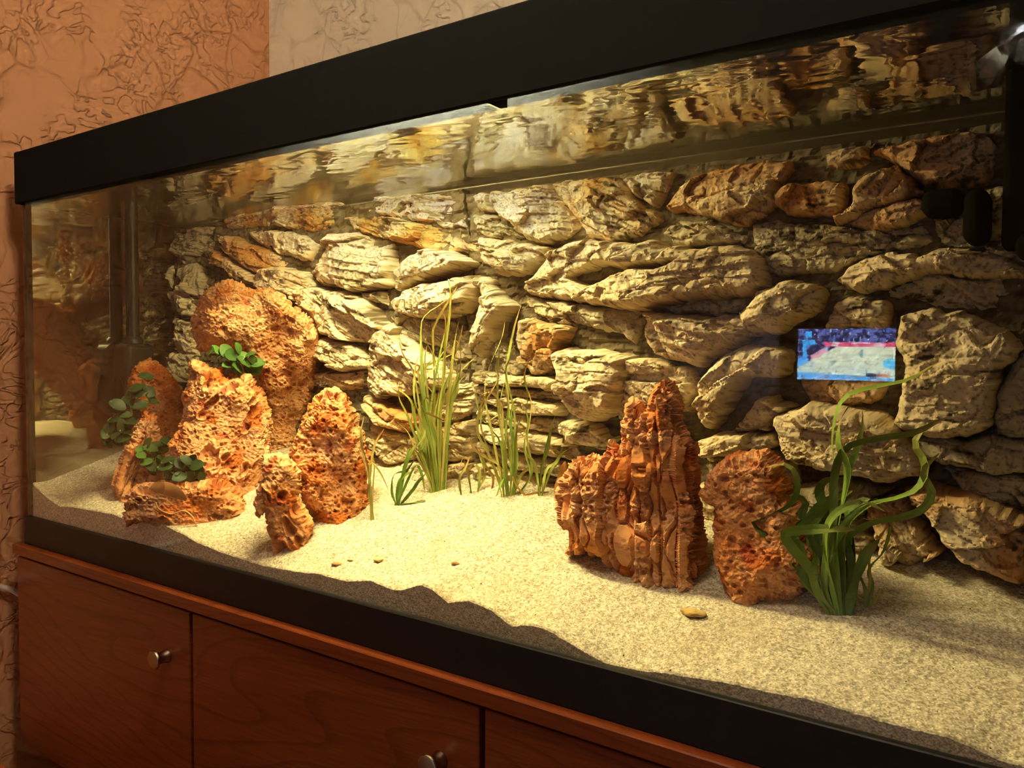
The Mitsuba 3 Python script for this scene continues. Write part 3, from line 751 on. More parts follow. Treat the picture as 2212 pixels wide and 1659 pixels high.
STONES['stub'] = clay_stone('short stubby orange stone pointing towards the front glass', px('R', [(1010, 1065), (1110, 1042), (1200, 1090), (1240, 1150), (1232, 1290), (1300, 1430), (1312, 1490), (1280, 1590), (1240, 1612), (1100, 1598), (1070, 1500), (1040, 1400), (980, 1420), (970, 1350), (1000, 1200), (1020, 1130)]),
                            px('R', [(1230, 1608)])[0], .024, 'pitted', axis=(-.4, 0, .9), seed=151, pale=.50, tint=.08)
STONES['spire'] = clay_stone('tall spire-shaped orange stone with upright grooves, right of centre', px('E', [(145, 770), (140, 650), (165, 560), (190, 487), (240, 482), (300, 505), (350, 470), (375, 415), (400, 430), (420, 330), (445, 240), (470, 235), (520, 265), (545, 185), (580, 137), (650, 157), (690, 212), (695, 330), (735, 430), (755, 600), (775, 720), (785, 900), (795, 1025), (740, 1020), (700, 1000), (650, 1068), (590, 1080), (500, 1068), (420, 998), (370, 912), (330, 882), (180, 872), (180, 790)]),
                             px('E', [(590, 1080)])[0], .040, 'grooved', axis=(-.06, 0, 1), seed=171, pale=.42, tint=.0, base2=px('E', [(200, 872)])[0])
STONES['rust'] = clay_stone('rust orange crumbly stone between the spire and the green plant', px('E', [(762, 650), (800, 592), (840, 522), (910, 470), (1000, 462), (1060, 457), (1130, 522), (1130, 570), (1180, 680), (1230, 740), (1222, 800), (1288, 880), (1300, 950), (1220, 1060), (1160, 1165), (1100, 1170), (1000, 1120), (900, 1070), (850, 960), (828, 840), (850, 710)]),
                            px('E', [(1110, 1168)])[0], .034, 'crusty', seed=193, pale=.26, tint=.10, base2=px('E', [(880, 1070)])[0])


# ------------------------------------------------------------------ plants
def ribbon(P, w, side, twist=0.0, fold=.12):
    """a leaf blade along the points P: half width w(t), lying across 'side'; slightly folded along its midrib"""
    n = len(P)
    t = np.gradient(P, axis=0); t /= np.linalg.norm(t, axis=1, keepdims=True) + 1e-9
    s = np.broadcast_to(side, P.shape)
    s = s - t * (s * t).sum(1, keepdims=True); s /= np.linalg.norm(s, axis=1, keepdims=True) + 1e-9
    nn = np.cross(t, s)
    a = twist * np.linspace(0, 1, n)[:, None] if np.isscalar(twist) else twist[:, None]
    s, nn = s * np.cos(a) + nn * np.sin(a), nn * np.cos(a) - s * np.sin(a)
    V = np.stack([P - s * w[:, None] - nn * (w * fold)[:, None], P, P + s * w[:, None] - nn * (w * fold)[:, None]], 1).reshape(-1, 3)
    I = np.arange(3 * n).reshape(n, 3)
    f = np.vstack([np.stack([I[:-1, k], I[:-1, k + 1], I[1:, k + 1], I[1:, k]], -1) for k in (0, 1)])
    return V, f


def blades(key, paths, base, width, cols, depth=.02, seed=0, n=26, tipred=.0):
    e1, v = local(base)
    r = random.Random(seed)
    for P in paths:
        off = r.uniform(-1, 1) * depth
        pts = np.array([onto(p, base, v) for p in P])
        cv = curve(pts, n)
        t = np.linspace(0, 1, n)
        cv = cv + v * (off * np.sin(t * 1.5))[:, None]
        cv[:, 2] = np.maximum(cv[:, 2], np.where(t > .06, sand_z(cv[:, 0], cv[:, 1]) + .001, cv[:, 2]))
        cv[0, 2] -= .006
        w = width * r.uniform(.75, 1.2) * (.55 + .45 * sm(0, .25, t)) * np.sqrt(np.clip((1 - t) / .22, 0.02, 1))
        tw = r.uniform(-.5, .5) + r.uniform(-1.6, 1.6) * t + .5 * np.sin(t * r.uniform(5, 10) + r.uniform(0, 6))
        V, f = ribbon(cv, w, e1, twist=tw)
        c0, c1 = np.array(cols[r.randrange(len(cols))]), np.array(cols[r.randrange(len(cols))])
        tt = np.repeat(t, 3)
        c = lerp(c0, c1, tt)
        red = r.random() < tipred
        c = lerp(c, (.42, .17, .05), (.85 if red else .25) * sm(.72, 1, tt))
        c *= (1 + .18 * nz(V * 120, seed))[:, None]
        obj('leaf', (V, f), 'leafy', key, smooth=False, color=np.clip(c, 0, 1))


def grass(label, base_px, fr, paths, width, cols, depth, seed, tipred=.25, group=None, extra=0.0):
    b = on_sand(px(fr, [base_px])[0])
    r = random.Random(seed * 7 + 1)
    for P in list(paths):
        if r.random() < extra:                          # younger blades beside the grown ones
            j, g = r.uniform(-50, 50), r.uniform(.55, .95)
            y0 = P[0][1]
            paths.append([(P[0][0] + r.uniform(-16, 16), y0)] + [(a + j * (k + 1) / len(P) + r.uniform(-14, 14), y0 + (c - y0) * g) for k, (a, c) in enumerate(P[1:])])
    k = thing('vallisneria', label, 'aquatic plant', group)
    blades(k, [px(fr, p) for p in paths], b, width, cols, depth, seed, tipred=tipred)


OLIVE, LEAF, BRIGHT, STRAW, DKG = (.26, .27, .05), (.14, .24, .035), (.36, .42, .10), (.46, .37, .11), (.06, .105, .018)
grass('dense clump of long thin yellow-green blades in the middle of the sand', (690, 1410), 'B', [
    [(640, 1405), (620, 1200), (600, 900), (590, 600), (575, 480)],
    [(660, 1405), (640, 1150), (640, 900), (700, 560), (740, 400), (730, 330)],
    [(670, 1405), (650, 1100), (660, 800), (650, 500), (660, 420), (740, 280), (800, 180), (825, 130)],
    [(690, 1405), (690, 1150), (640, 950), (600, 780), (650, 690), (700, 600), (760, 530)],
    [(655, 1405), (600, 1100), (560, 850), (530, 700), (470, 600), (445, 520)],
    [(700, 1410), (680, 1150), (600, 850), (580, 480), (600, 370), (680, 310), (760, 250)],
    [(640, 1400), (600, 1250), (560, 1180), (510, 1160), (490, 1280)],
    [(700, 1410), (720, 1100), (745, 900), (800, 720), (915, 600)],
    [(720, 1415), (750, 1000), (790, 800), (860, 700), (905, 620)],
    [(660, 1405), (570, 1150), (500, 960), (450, 850), (455, 760), (490, 700)],
    [(680, 1405), (600, 1050), (540, 850), (550, 650), (580, 600)],
    [(690, 1405), (640, 1100), (600, 860), (660, 880), (720, 910)],
    [(690, 1405), (700, 900), (720, 600), (745, 400), (755, 230), (735, 145)],
    [(700, 1410), (730, 1000), (770, 600), (800, 420), (830, 320)],
    [(710, 1410), (760, 900), (805, 720), (815, 600), (795, 520), (765, 500)],
    [(655, 1405), (630, 1000), (560, 700), (640, 640), (660, 560)],
    [(675, 1405), (660, 1000), (690, 800), (660, 620), (610, 520)],
    [(645, 1400), (560, 1080), (540, 950), (545, 880)],
    [(695, 1405), (680, 1200), (640, 1000), (720, 940)],
    [(685, 1405), (660, 1150), (620, 1020), (590, 1100), (500, 1200)],
    [(650, 1405), (625, 1120), (585, 960), (575, 760), (590, 700)],
    [(712, 1410), (700, 1200), (690, 960), (760, 800), (850, 790), (890, 760)],
    [(668, 1405), (640, 1250), (640, 1080), (655, 960)],
    [(705, 1405), (715, 1250), (705, 1100), (690, 1000)],
    [(725, 1410), (735, 1250), (740, 1050), (735, 900), (700, 780), (660, 770)],
], .0017, [OLIVE, STRAW, BRIGHT, OLIVE, LEAF], .022, 5, extra=.75)
grass('looser clump of slim green blades right of the dark background seam', (1110, 1440), 'B', [
    [(1100, 1450), (1080, 1200), (1040, 900), (1040, 650), (1070, 430)],
    [(1110, 1445), (1130, 1200), (1100, 900), (1090, 700), (1110, 560), (1140, 420), (1180, 290)],
    [(1130, 1445), (1140, 1150), (1110, 950), (1100, 760), (1130, 720)],
    [(1140, 1440), (1150, 1050), (1200, 950), (1215, 830), (1195, 720), (1230, 610)],
    [(1090, 1440), (1060, 1150), (1000, 1050), (930, 950), (900, 840)],
    [(1085, 1440), (990, 1200), (920, 1050), (940, 900), (990, 800)],
    [(1140, 1460), (1240, 1300), (1215, 1100), (1240, 900), (1200, 760)],
    [(1075, 1440), (1010, 1100), (960, 850), (985, 680), (1060, 500), (1080, 400)],
    [(1100, 1440), (1070, 1100), (1060, 900), (1000, 820), (930, 840)],
    [(1120, 1440), (1110, 1200), (1080, 1050), (1060, 960), (960, 1010)],
    [(1105, 1440), (1090, 1250), (1085, 1060), (1100, 900), (1080, 780)],
    [(1095, 1440), (1075, 1330), (1030, 1430)],
    [(1130, 1450), (1180, 1320), (1240, 1270)],
    [(1115, 1440), (1140, 1000), (1110, 820), (1085, 690), (1130, 570), (1120, 480)],
], .0015, [LEAF, BRIGHT, OLIVE, LEAF, STRAW], .018, 9, extra=.6)
grass('small wispy green plant just left of the orange spire', (1285, 1440), 'B', [
    [(1280, 1445), (1290, 1330), (1340, 1100), (1380, 960), (1410, 930)],
    [(1290, 1440), (1300, 1280), (1340, 1160), (1360, 1000)],
    [(1300, 1440), (1330, 1290), (1400, 1230), (1440, 1070), (1430, 1030)],
    [(1290, 1440), (1260, 1250), (1210, 1180), (1205, 1040)],
    [(1300, 1440), (1350, 1300), (1410, 1200), (1480, 1145)],
], .0016, [LEAF, BRIGHT, OLIVE], .012, 13)
grass('low dark-leaved sprout at the front of the dense clump', (440, 1495), 'B', [
    [(440, 1500), (440, 1390), (480, 1320), (530, 1300)],
    [(450, 1500), (530, 1400), (560, 1350), (605, 1300)],
    [(430, 1490), (405, 1420), (420, 1320), (520, 1300)],
    [(445, 1490), (480, 1280), (520, 1180), (560, 1120)],
    [(440, 1490), (500, 1480), (560, 1470), (605, 1462)],
    [(435, 1490), (460, 1350), (520, 1260), (600, 1130), (630, 1060)],
    [(440, 1490), (540, 1260), (580, 1300), (600, 1400)],
], .0022, [DKG, LEAF, DKG], .012, 17, .1)
grass('thin straw-coloured stems in front of the cone-shaped stone', (290, 1585), 'B', [
    [(300, 1605), (270, 1400), (300, 1150), (360, 1040)],
    [(280, 1590), (270, 1300), (220, 1100), (240, 960)],
    [(295, 1590), (275, 1260), (330, 1290), (385, 1400)],
    [(290, 1600), (280, 1400), (230, 1180), (225, 1020)],
    [(285, 1595), (290, 1420), (300, 1250), (270, 1180)],
], .0014, [STRAW, OLIVE, STRAW], .006, 19, .5)
grass('small reddish withering sprout under the background seam', (900, 1420), 'B', [
    [(920, 1425), (930, 1300), (890, 1260), (850, 1340)],
    [(820, 1440), (810, 1340), (850, 1260), (870, 1200)],
    [(880, 1425), (860, 1300), (830, 1220), (810, 1300)],
    [(910, 1425), (960, 1320), (930, 1200), (900, 1150)],
    [(1000, 1420), (1010, 1330), (960, 1250), (930, 1160)],
], .0016, [(.40, .20, .06), STRAW, DKG], .010, 23, .6)
grass('single broad reddish leaf leaning at the left foot of the orange spire', (1380, 1440), 'B', [
    [(1385, 1445), (1400, 1370), (1425, 1300), (1440, 1235)],
], .0042, [(.48, .21, .05)], .004, 29, 1.0)
grass('long trailing runner with a brown tip lying on the sand', (1180, 1440), 'B', [
    [(1120, 1300), (1150, 1380), (1240, 1470), (1310, 1510), (1340, 1570)],
], .0016, [(.40, .24, .06)], .003, 31, 1.0)
grass('broad-bladed dark green plant with bent leaves at the right', (1390, 1205), 'E', [
    [(1350, 1200), (1230, 1050), (1120, 920), (1000, 815), (985, 795), (1060, 765), (1160, 710), (1190, 640), (1180, 570), (1130, 530), (1048, 545)],
    [(1370, 1205), (1300, 1120), (1260, 1000), (1180, 900), (1140, 830), (1200, 810), (1350, 800), (1450, 805)],
    [(1360, 1222), (1320, 1050), (1310, 900), (1340, 700), (1360, 560), (1350, 430), (1370, 300), (1420, 220), (1560, 180), (1700, 150), (1800, 90), (1850, 65)],
    [(1380, 1205), (1350, 1000), (1260, 870), (1240, 800), (1290, 720), (1400, 650)],
    [(1400, 1205), (1420, 1000), (1400, 900), (1370, 810)],
    [(1420, 1205), (1450, 1050), (1500, 920), (1560, 850)],
    [(1440, 1200), (1440, 1000), (1420, 880), (1410, 820)],
    [(1385, 1205), (1360, 900), (1420, 560), (1380, 430), (1390, 320), (1440, 240)],
    [(1390, 1205), (1380, 850), (1430, 560), (1470, 440), (1490, 330), (1480, 230)],
    [(1400, 1205), (1390, 850), (1500, 720), (1640, 680), (1730, 640), (1770, 560), (1755, 490), (1720, 430), (1780, 340)],
    [(1375, 1205), (1320, 900), (1350, 750), (1480, 680), (1580, 720)],
    [(1370, 1205), (1330, 1000), (1290, 870), (1350, 740), (1480, 620)],
    [(1365, 1205), (1340, 800), (1290, 660), (1320, 600), (1410, 590)],
    [(1385, 1205), (1375, 1050), (1370, 900), (1340, 800)],
    [(1405, 1205), (1440, 900), (1420, 760), (1520, 700), (1600, 740)],
    [(1360, 1210), (1240, 1010), (1210, 890), (1180, 840), (1300, 720), (1440, 640)],
    [(1330, 1190), (1270, 1050), (1270, 930), (1245, 880)],
], .0040, [DKG, (.10, .18, .025), DKG, (.15, .22, .04), LEAF], .020, 37, .12, extra=.3)
grass('slender curly plant right of the broad-bladed green plant', (1500, 1170), 'E', [
    [(1500, 1170), (1520, 1060), (1515, 960), (1545, 880), (1600, 800)],
    [(1505, 1170), (1530, 1080), (1515, 1000), (1580, 920), (1620, 790)],
    [(1515, 1170), (1545, 1130), (1570, 1080)],
    [(1495, 1170), (1500, 1090), (1470, 1000), (1480, 900)],
], .0017, [LEAF, OLIVE, (.30, .22, .06)], .008, 41, .4)
grass('loose pale tip of a blade rising beside the rust orange stone', (1050, 560), 'E', [
    [(1048, 545), (1070, 500), (1100, 430), (1108, 355)],
], .0026, [LEAF, BRIGHT], .002, 43, .2) if False else None


def oval_leaf(c, d, nrm, L, w, col, seed):
    """a round stalked leaf: blade around c along d, facing nrm"""
    d = d / np.linalg.norm(d)
    s = np.cross(nrm, d); s /= np.linalg.norm(s) + 1e-9
    nn = np.cross(d, s)
    n = 9
    t = np.linspace(0, 1, n)
    P = c + d * ((t - .5) * L)[:, None] + nn * (.12 * L * (t - .5) ** 2 * -2)[:, None]
    wd = w * np.sin(np.pi * np.clip(t * .96 + .02, 0, 1)) ** .62
    V, f = ribbon(P, wd, s, 0.0, -.22)
    cc = np.array(col) * (1 + .12 * nz(V * 200, seed))[:, None]
    cc[1::3] *= 1.25
    return (V, f), np.clip(cc, 0, 1)


def leafy(label, o_px, leaf_px, thick_at, size, seed, cols, root=None):
    """a small epiphyte sitting against a stone: leaves at the picture points leaf_px, in front of the plane 'thick_at' = (o, e1, v, distance towards the viewer)"""
    o, e1, v, gap = thick_at
    r = random.Random(seed)
    key = thing('round_leaf_plant', label, 'aquatic plant')
    b = onto(o_px, o - v * (gap - .006), v)
    for q in leaf_px:
        off = gap + r.uniform(0, .018)
        c = onto(q, o - v * off, v)
        dv = np.array([r.uniform(-1, 1), 0, r.uniform(-.5, 1)])
        d = e1 * dv[0] + np.array([0, 0, dv[2]]) - v * r.uniform(-.1, .5)
        nr = -v * r.uniform(.4, 1) + np.array([0, 0, r.uniform(.4, 1.0)]) + e1 * r.uniform(-.5, .5)
        L = size * r.uniform(.8, 1.2)
        m, cc = oval_leaf(c, d, nr, L, L * r.uniform(.33, .42), cols[r.randrange(len(cols))], seed)
        lf = obj('leaf', m, 'leafy', key, smooth=True, color=cc)
        st = c - d / np.linalg.norm(d) * L * .48
        mid = (st + b) / 2 + np.array([0, 0, .006])
        tbm = tube(curve([b, mid, st], 7), .0006, 5)
        obj('stalk', tbm, 'leafy', lf, smooth=True, color=np.tile((.22, .28, .08), (len(tbm.vertices), 1)))
    cm = tube(curve([b - e1 * .012, b, b + e1 * .014 - np.array([0, 0, .004])], 8), .0018, 6)
    obj('rhizome', cm, 'leafy', key, smooth=True, color=np.tile((.20, .17, .06), (len(cm.vertices), 1)))


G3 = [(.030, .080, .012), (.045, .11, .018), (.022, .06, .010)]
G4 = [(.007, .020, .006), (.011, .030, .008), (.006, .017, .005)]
leafy('small bright green round-leaved plant between the dome stone and the jagged crest', px('R', [(840, 500)])[0], px('R', [(705, 440), (765, 460), (830, 458), (870, 420), (850, 505), (815, 525), (940, 460), (905, 500), (960, 490), (985, 510), (870, 540), (925, 540), (800, 440), (890, 470), (975, 540), (740, 430), (845, 560), (950, 560)]),
      (*STONES['peak'], .012), .020, 3, G3)
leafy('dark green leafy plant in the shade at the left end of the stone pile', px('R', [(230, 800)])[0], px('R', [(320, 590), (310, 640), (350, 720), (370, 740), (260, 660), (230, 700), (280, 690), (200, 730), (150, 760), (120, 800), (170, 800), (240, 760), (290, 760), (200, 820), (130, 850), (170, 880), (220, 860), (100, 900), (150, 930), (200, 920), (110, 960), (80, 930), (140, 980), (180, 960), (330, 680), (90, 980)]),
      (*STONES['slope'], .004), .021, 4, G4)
leafy('green round-leaved plant on the slanting stone above the lying stone', px('R', [(380, 1060)])[0], px('R', [(330, 990), (300, 1030), (290, 1060), (350, 1020), (380, 1000), (430, 990), (440, 1020), (400, 1030), (370, 1060), (330, 1080), (410, 1080), (350, 1120), (360, 1150), (320, 1100), (440, 970), (400, 1100)]),
      (*STONES['slope'], .030), .020, 5, G3)
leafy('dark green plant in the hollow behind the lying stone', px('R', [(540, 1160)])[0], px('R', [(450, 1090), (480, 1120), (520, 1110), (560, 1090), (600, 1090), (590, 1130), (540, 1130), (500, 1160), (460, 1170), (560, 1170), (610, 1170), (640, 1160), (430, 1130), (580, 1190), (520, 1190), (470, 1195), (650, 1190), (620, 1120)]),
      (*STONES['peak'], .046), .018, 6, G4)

# ------------------------------------------------------------------ small things on the sand
CRUMBS = [((727, 1220), .0045, 'brown food crumb furthest left on the open sand'), ((757, 1210), .0035, 'tiny pale crumb on the sand between a brown and a larger pale crumb'),
      ((818, 1211), .0055, 'pale leaf crumb on the open sand below the cone-shaped stone'), ((984, 1219), .0040, 'dark crumb alone on the bright sand below the dense clump'),
      ((1498, 1328), .0085, 'largest tan leaf crumb on the sand in front of the rust orange stone')]
for i, (q, s, lab) in enumerate(CRUMBS):
    w = on_sand(q)
    m = trimesh.creation.icosphere(2, s)
    vv = m.vertices * [1.25, .9, .38]
    vv = vv * (1 + .35 * nz(vv / s * 1.6 + i * 3, 3))[:, None] + [w[0], w[1], w[2] + s * .22]
    k = thing('leaf_crumb', lab, 'crumb')
    cc = np.tile([(.34, .20, .07), (.52, .42, .20), (.50, .38, .16), (.22, .12, .05), (.42, .29, .10)][i], (len(vv), 1)) * (1 + .3 * nz(vv * 400, 4))[:, None]
    scene[k] = mikit.ply((vv, m.faces), 'painted', color=cc)
# dry leaf and stalk by the lying stone
o, e1, v = STONES['lying']
k = thing('dry_leaf', 'brown curled dry leaf lying on the long stone at the front', 'leaf')
lf = curve([onto(q, o - v * .027, v) for q in px('R', [(350, 1255), (430, 1262), (500, 1290), (560, 1330)])], 14)
tt = np.linspace(0, 1, 14)
V, f = ribbon(lf, .010 * np.sin(np.pi * np.clip(tt * .9 + .06, 0, 1)) ** .7, np.array([0, 0, 1.]) + .3 * e1, .5, .25)
scene[k] = mikit.ply((V, f), 'leafy', smooth=True, color=np.tile((.42, .20, .07), (len(V), 1)) * (1 + .15 * nz(V * 150, 3))[:, None])
k = thing('dry_stalk', 'thin pale dry stalk arching over the foot of the lying stone', 'stalk')
tb = tube(curve([onto(q, o - v * .031, v) for q in px('R', [(375, 1340), (400, 1385), (470, 1412), (540, 1392), (590, 1420), (628, 1492)])], 24), .0011, 6)
scene[k] = mikit.ply(tb, 'leafy', smooth=True, color=np.tile((.50, .27, .10), (len(tb.vertices), 1)))

# ------------------------------------------------------------------ pumps
pm = thing('pump', 'black submersible pump on a straight tube by the left end pane', 'aquarium pump')
PX, PY = -1.322, .158
ztub = at((290, 742), PY)[2]
obj('tube', cyl((PX, PY, ztub - .01), (PX, PY, zw + .03), .0105, 28), 'black_pump', pm, smooth=40)
zb = at((250, 880), PY)[2]
obj('body', rbox(PX - .024, PX + .026, PY - .026, PY + .026, zb, ztub, .011, 2), 'black_pump', pm, smooth=40)
obj('collar', lathe([(0, 0), (.0165, 0), (.0165, .006), (.0125, .012), (0, .012)], 28).apply_translation((PX, PY, ztub - .001)), 'black_pump', pm, smooth=40)
hole = trimesh.creation.icosphere(3, 1.0); hole.apply_scale((.016, .004, .026)); hole.apply_translation((PX, PY - .0255, zb + .034))
obj('intake', hole, 'hole_black', pm, smooth=True)

pf = thing('filter_pump', 'black filter pump with rounded head in the dark upper right of the aquarium', 'aquarium pump')
yq = .205
a, b_ = at((1992, 472), yq), at((2082, 405), yq)
obj('head', rbox(a[0], b_[0], yq - .012, yq + .02, a[2], b_[2], .009, 2), 'black_matte', pf, smooth=40)
a, b_ = at((2080, 530), yq), at((2142, 408), yq)
obj('body', rbox(a[0], b_[0], yq - .016, yq + .026, a[2], b_[2], .010, 2), 'black_matte', pf, smooth=40)
a, b_ = at((2163, 540), yq), at((2215, 250), yq)
obj('riser', rbox(a[0], b_[0] + .01, yq - .01, yq + .022, a[2], zw + .02, .006, 2), 'black_matte', pf, smooth=40)
a, b_ = at((2192, 566), .16), at((2290, 498), .16)
k = thing('small_pump', 'black rounded pump at the right edge of the picture', 'aquarium pump')
scene[k] = mikit.ply(rbox(a[0], b_[0], .145, .18, a[2], b_[2], .011, 2), 'black_matte', smooth=40)

# ------------------------------------------------------------------ room things near the cabinet
cb = thing('white_cable', 'white cable on the wall beside the cabinet', 'cable')
scene[cb] = mikit.ply(tube(curve([np.array([XL + .006, -.60, .66]), np.array([XL + .006, -.25, .655]), at((0, 1264), -.0135), at((38, 1285), .0105), np.array([XL + .02, .12, .56]), np.array([XL + .02, .3, .52])], 30), .0048, 10), 'white_plastic', smooth=True)
tx1, tz = at((46, 1659), -.10), None
stl = thing('side_table', 'red-brown wooden side table with its corner in the lower left', 'table')
zt_ = at((20, 1650), -.07)[2]
obj('table_top', box(XL + .01, at((42, 1662), -.075)[0], -.60, -.075, zt_ - .022, zt_, .003), 'red_wood', stl)
for sx in (XL + .04, at((42, 1662), -.075)[0] - .04):
    for sy in (-.57, -.11):
        obj('leg', box(sx - .014, sx + .014, sy - .014, sy + .014, 0, zt_ - .022, .002), 'red_wood', stl)

# ------------------------------------------------------------------ room things seen as reflections in the front pane: television and chandelier
YT = -4.3                                                   # the mirror image of (x, y) stands at (x, -y)
c0, c1 = at((1722, 819), 4.3), at((1936, 708), 4.3)
tx0, tx1_, tz0, tz1 = c0[0], c1[0], c0[2], c1[2]


def tv_picture(p, n, uv):
    # seen mirrored in the pane: u runs with x
    u = (p.x - tx0) / (tx1_ - tx0)
    w = (p.z - tz0) / (tz1 - tz0)
    crowd = mix((.01, .015, .06), (.10, .14, .45), sst(.45, .8, tfbm(u * 26, w * 18, 1.0, 3)))
    crowd = mix(crowd, (.55, .62, .95), sst(.78, .9, tn(u * 60, w * 40, 3.0)))
    court = mix((.80, .88, .62), (.62, .82, .74), sst(.4, .1, w) * .6 + .2 * tn(u * 5, w * 5, 2.0))
    topc = .66 - .02 * u
    left = (u - .02) * 1.05 + .22                            # slanted left border of the court
    on = dr.select((w < topc) & (w < left + .02) & (w > .15 - .10 * u), 1.0, 0.0)
    c = mix(crowd, court, on)
    c = dr.select((w <= .15 - .10 * u), mix((.05, .45, 1.0), (.25, .45, .85), tn(u * 20, w * 9, 6.0)), c)
    c = dr.select((u < .12) & (w > .15) & (w < .42) & (on < .5), mix((.03, .30, .95), (.20, .62, 1.0), tn(u * 30, w * 20, 8.0)), c)
    band = (w > topc) & (w < topc + .085) & (u > .28)
    c = dr.select(band, mix((.85, .10, .22), (.95, .70, .85), sst(.55, .75, tn(u * 18, w * 5, 4.0))), c)
    slant = (w > left + .02) & (w < left + .13) & (u > .14) & (u < .32) & (w < topc + .02)
    c = dr.select(slant, mix((.80, .35, .50), (.55, .75, 1.0), sst(.4, .7, tn(u * 22, w * 12, 7.0))), c)
    post = ((u > .055) & (u < .10) & (w > .42) & (w < .78)) | ((w > .68) & (w < .78) & (u > .05) & (u < .19)) | ((w > .82) & (w < .95) & (u > .08) & (u < .15))
    c = dr.select(post, mi.Color3f(.04, .42, 1.0), c)
    c = dr.select((dr.square((u - 1.0) / .12) + dr.square((w - .34) / .12) < 1) & (w < .42), mi.Color3f(.10, .62, 1.0), c)
    for (a, b, s) in ((.17, .30, 1.0), (.37, .36, 1.3), (.51, .47, .8), (.665, .52, 1.2), (.71, .20, .8), (.14, .27, .8)):
        d = dr.square((u - a) / (.022 * s)) + dr.square((w - b) / (.075 * s))
        c = mix(c, (.06, .28, .38), sst(1.1, .4, d) * sst(.35, .55, tn(u * 90, w * 55, 5.0)))
    c = dr.select((u > .715) & (u < .945) & (w > .075) & (w < .135), mix((.02, .03, .08), (.75, .30, .18), sst(.80, .88, u)), c)
    return mi.Color3f(c) * 25.0


tv = thing('television', 'flat television showing a basketball game, reflected in the front glass', 'television')
k = obj('screen', (np.array([[tx0, YT, tz0], [tx1_, YT, tz0], [tx1_, YT, tz1], [tx0, YT, tz1]]), [[0, 2, 1], [0, 3, 2]]), 'black_matte', tv, uv=np.array([[0, 0], [1, 0], [1, 1], [0, 1.]]), label='lit screen with a basketball game')
scene[k]['emitter'] = {'type': 'area', 'radiance': proc(tv_picture)}
obj('casing', box(tx0 - .012, tx1_ + .012, YT - .045, YT - .001, tz0 - .012, tz1 + .012, .004), 'black_plastic', tv)
obj('foot', cat(box((tx0 + tx1_) / 2 - .14, (tx0 + tx1_) / 2 + .14, YT - .10, YT + .07, .812, .824, .003), box((tx0 + tx1_) / 2 - .03, (tx0 + tx1_) / 2 + .03, YT - .05, YT - .02, .82, tz0, .002)), 'black_plastic', tv)
cs = thing('sideboard', 'dark wooden sideboard under the television', 'sideboard')
obj('body', box(XL + .03, tx1_ + .3, YT - .30, YT + .15, .08, .79, .004), 'cherry', cs)
obj('top', box(XL + .02, tx1_ + .32, YT - .32, YT + .17, .79, .812, .003), 'cherry', cs)
for sx in (XL + .07, tx1_ + .26):
    for sy in (YT - .26, YT + .11):
        obj('leg', cyl((sx, sy, 0), (sx, sy, .09), .018, 12), 'cherry', cs)

scene['frosted'] = {'type': 'principledthin', 'base_color': {'type': 'rgb', 'value': [.85, .80, .70]}, 'roughness': .5, 'diff_trans': 1.2, 'spec_trans': 0.0}
ch = thing('chandelier', 'ceiling lamp with scalloped bell-shaped glass shades, reflected in the front glass', 'chandelier')
YCH = -2.5
capP, tipP = at((2184, 88), 2.5), at((2133, 150), 2.5)
mir = lambda q: np.array([q[0], -q[1], q[2]])
hub = mir(at((2290, 60), 2.5))
obj('rod', cyl((hub[0], hub[1], hub[2]), (hub[0], hub[1], ZT), .008, 16), 'nickel', ch, smooth=40)
obj('canopy', lathe([(0, 0), (.012, 0), (.03, .02), (.055, .04), (.055, .05), (0, .05)], 32).apply_translation((hub[0], hub[1], ZT - .05)), 'nickel', ch, smooth=40)
obj('hub', trimesh.creation.icosphere(3, .028).apply_translation(hub), 'nickel', ch, smooth=True)
dirs = [(mir(tipP) - mir(capP)) / np.linalg.norm(tipP - capP)]
caps = [mir(capP)]
for a in (72, 144, 216, 288):
    R = trimesh.transformations.rotation_matrix(math.radians(a), [0, 0, 1])[:3, :3]
    dirs.append(R @ dirs[0]); caps.append(hub + R @ (caps[0] - hub))
caps[1] = mir(at((2226, 62), 2.5)); dirs[1] = np.array([-.18, .80, -.42]) / np.linalg.norm([-.18, .80, -.42])
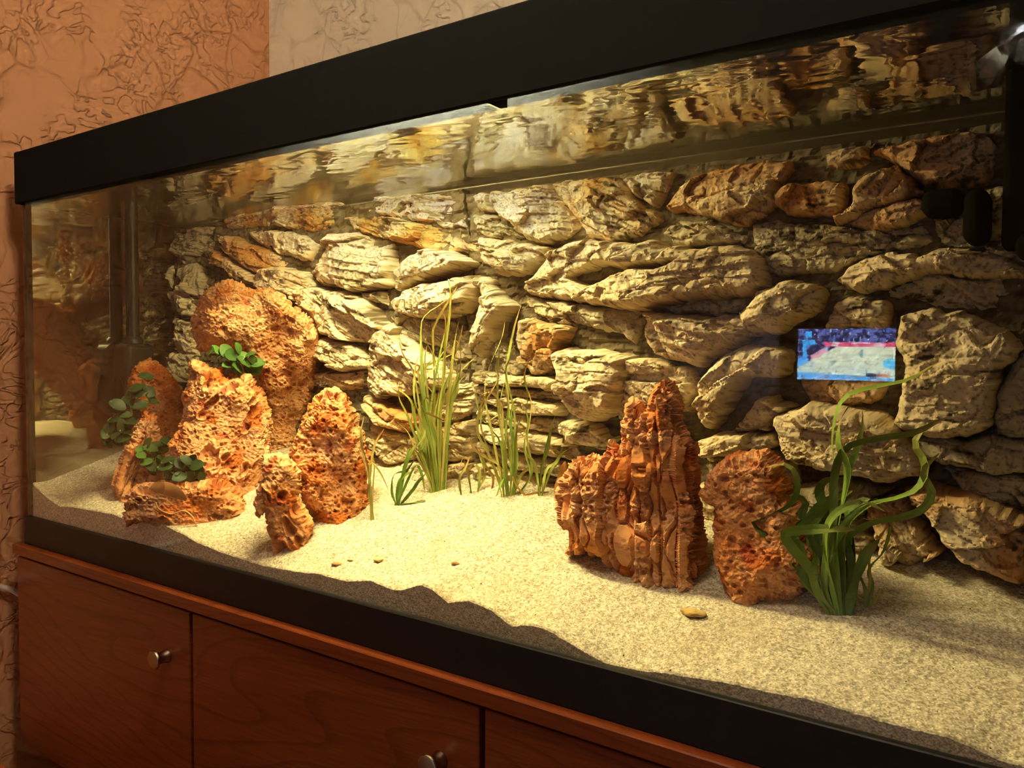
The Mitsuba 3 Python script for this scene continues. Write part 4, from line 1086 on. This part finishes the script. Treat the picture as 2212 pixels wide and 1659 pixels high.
for i, (cp, dd) in enumerate(zip(caps, dirs)):
    obj('arm', tube(curve([hub, (hub + cp) / 2 + [0, 0, .03], cp], 12), .005, 8), 'nickel', ch, smooth=True)
    L = .118
    n, m_ = 48, 16
    t = np.linspace(0, 1, m_)
    rad = .016 + .020 * t ** .6 + .024 * t ** 3.2
    an = np.linspace(0, 2 * np.pi, n, endpoint=False)
    zz = t[:, None] * L + (.012 * np.abs(np.sin(an * 3)) * sm(.7, 1, t)[:, None])
    rr = rad[:, None] * (1 + .05 * np.abs(np.sin(an * 3)) * sm(.6, 1, t)[:, None])
    V = np.stack([rr * np.cos(an), rr * np.sin(an), zz + 0 * rr], -1).reshape(-1, 3)
    I = np.arange(n * m_).reshape(m_, n); J = np.roll(I, -1, 1)
    f = np.stack([I[:-1], J[:-1], J[1:], I[1:]], -1).reshape(-1, 4)
    A = trimesh.geometry.align_vectors([0, 0, 1], dd)[:3, :3]
    sh = obj('shade', (V @ A.T + cp, f), 'frosted', ch, smooth=True)
    bl = trimesh.creation.icosphere(3, .026).apply_translation(cp + dd * .062)
    kb = obj('bulb', bl, 'white_plastic', sh, smooth=True)
    scene[kb]['emitter'] = {'type': 'area', 'radiance': {'type': 'rgb', 'value': [(BULB_LIGHT if i else .18 * BULB_LIGHT) * c for c in BULB_TINT]}}

fl = thing('pendant_lamp', 'white globe pendant lamp hanging above the aquarium', 'lamp')
FX, FY, FZ = -.45, -.25, 1.80
obj('cord', cyl((FX, FY, FZ + .06), (FX, FY, ZT), .004, 12), 'black_plastic', fl, smooth=40)
obj('cap', lathe([(0, 0), (.03, 0), (.03, .03), (.012, .05), (0, .05)], 32).apply_translation((FX, FY, FZ + .066)), 'nickel', fl, smooth=30)
k = obj('globe', trimesh.creation.icosphere(3, .075).apply_translation((FX, FY, FZ)), 'white_plastic', fl, smooth=True)
scene[k]['emitter'] = {'type': 'area', 'radiance': {'type': 'rgb', 'value': [GLOBE_LIGHT * c for c in (1.0, .80, .54)]}}
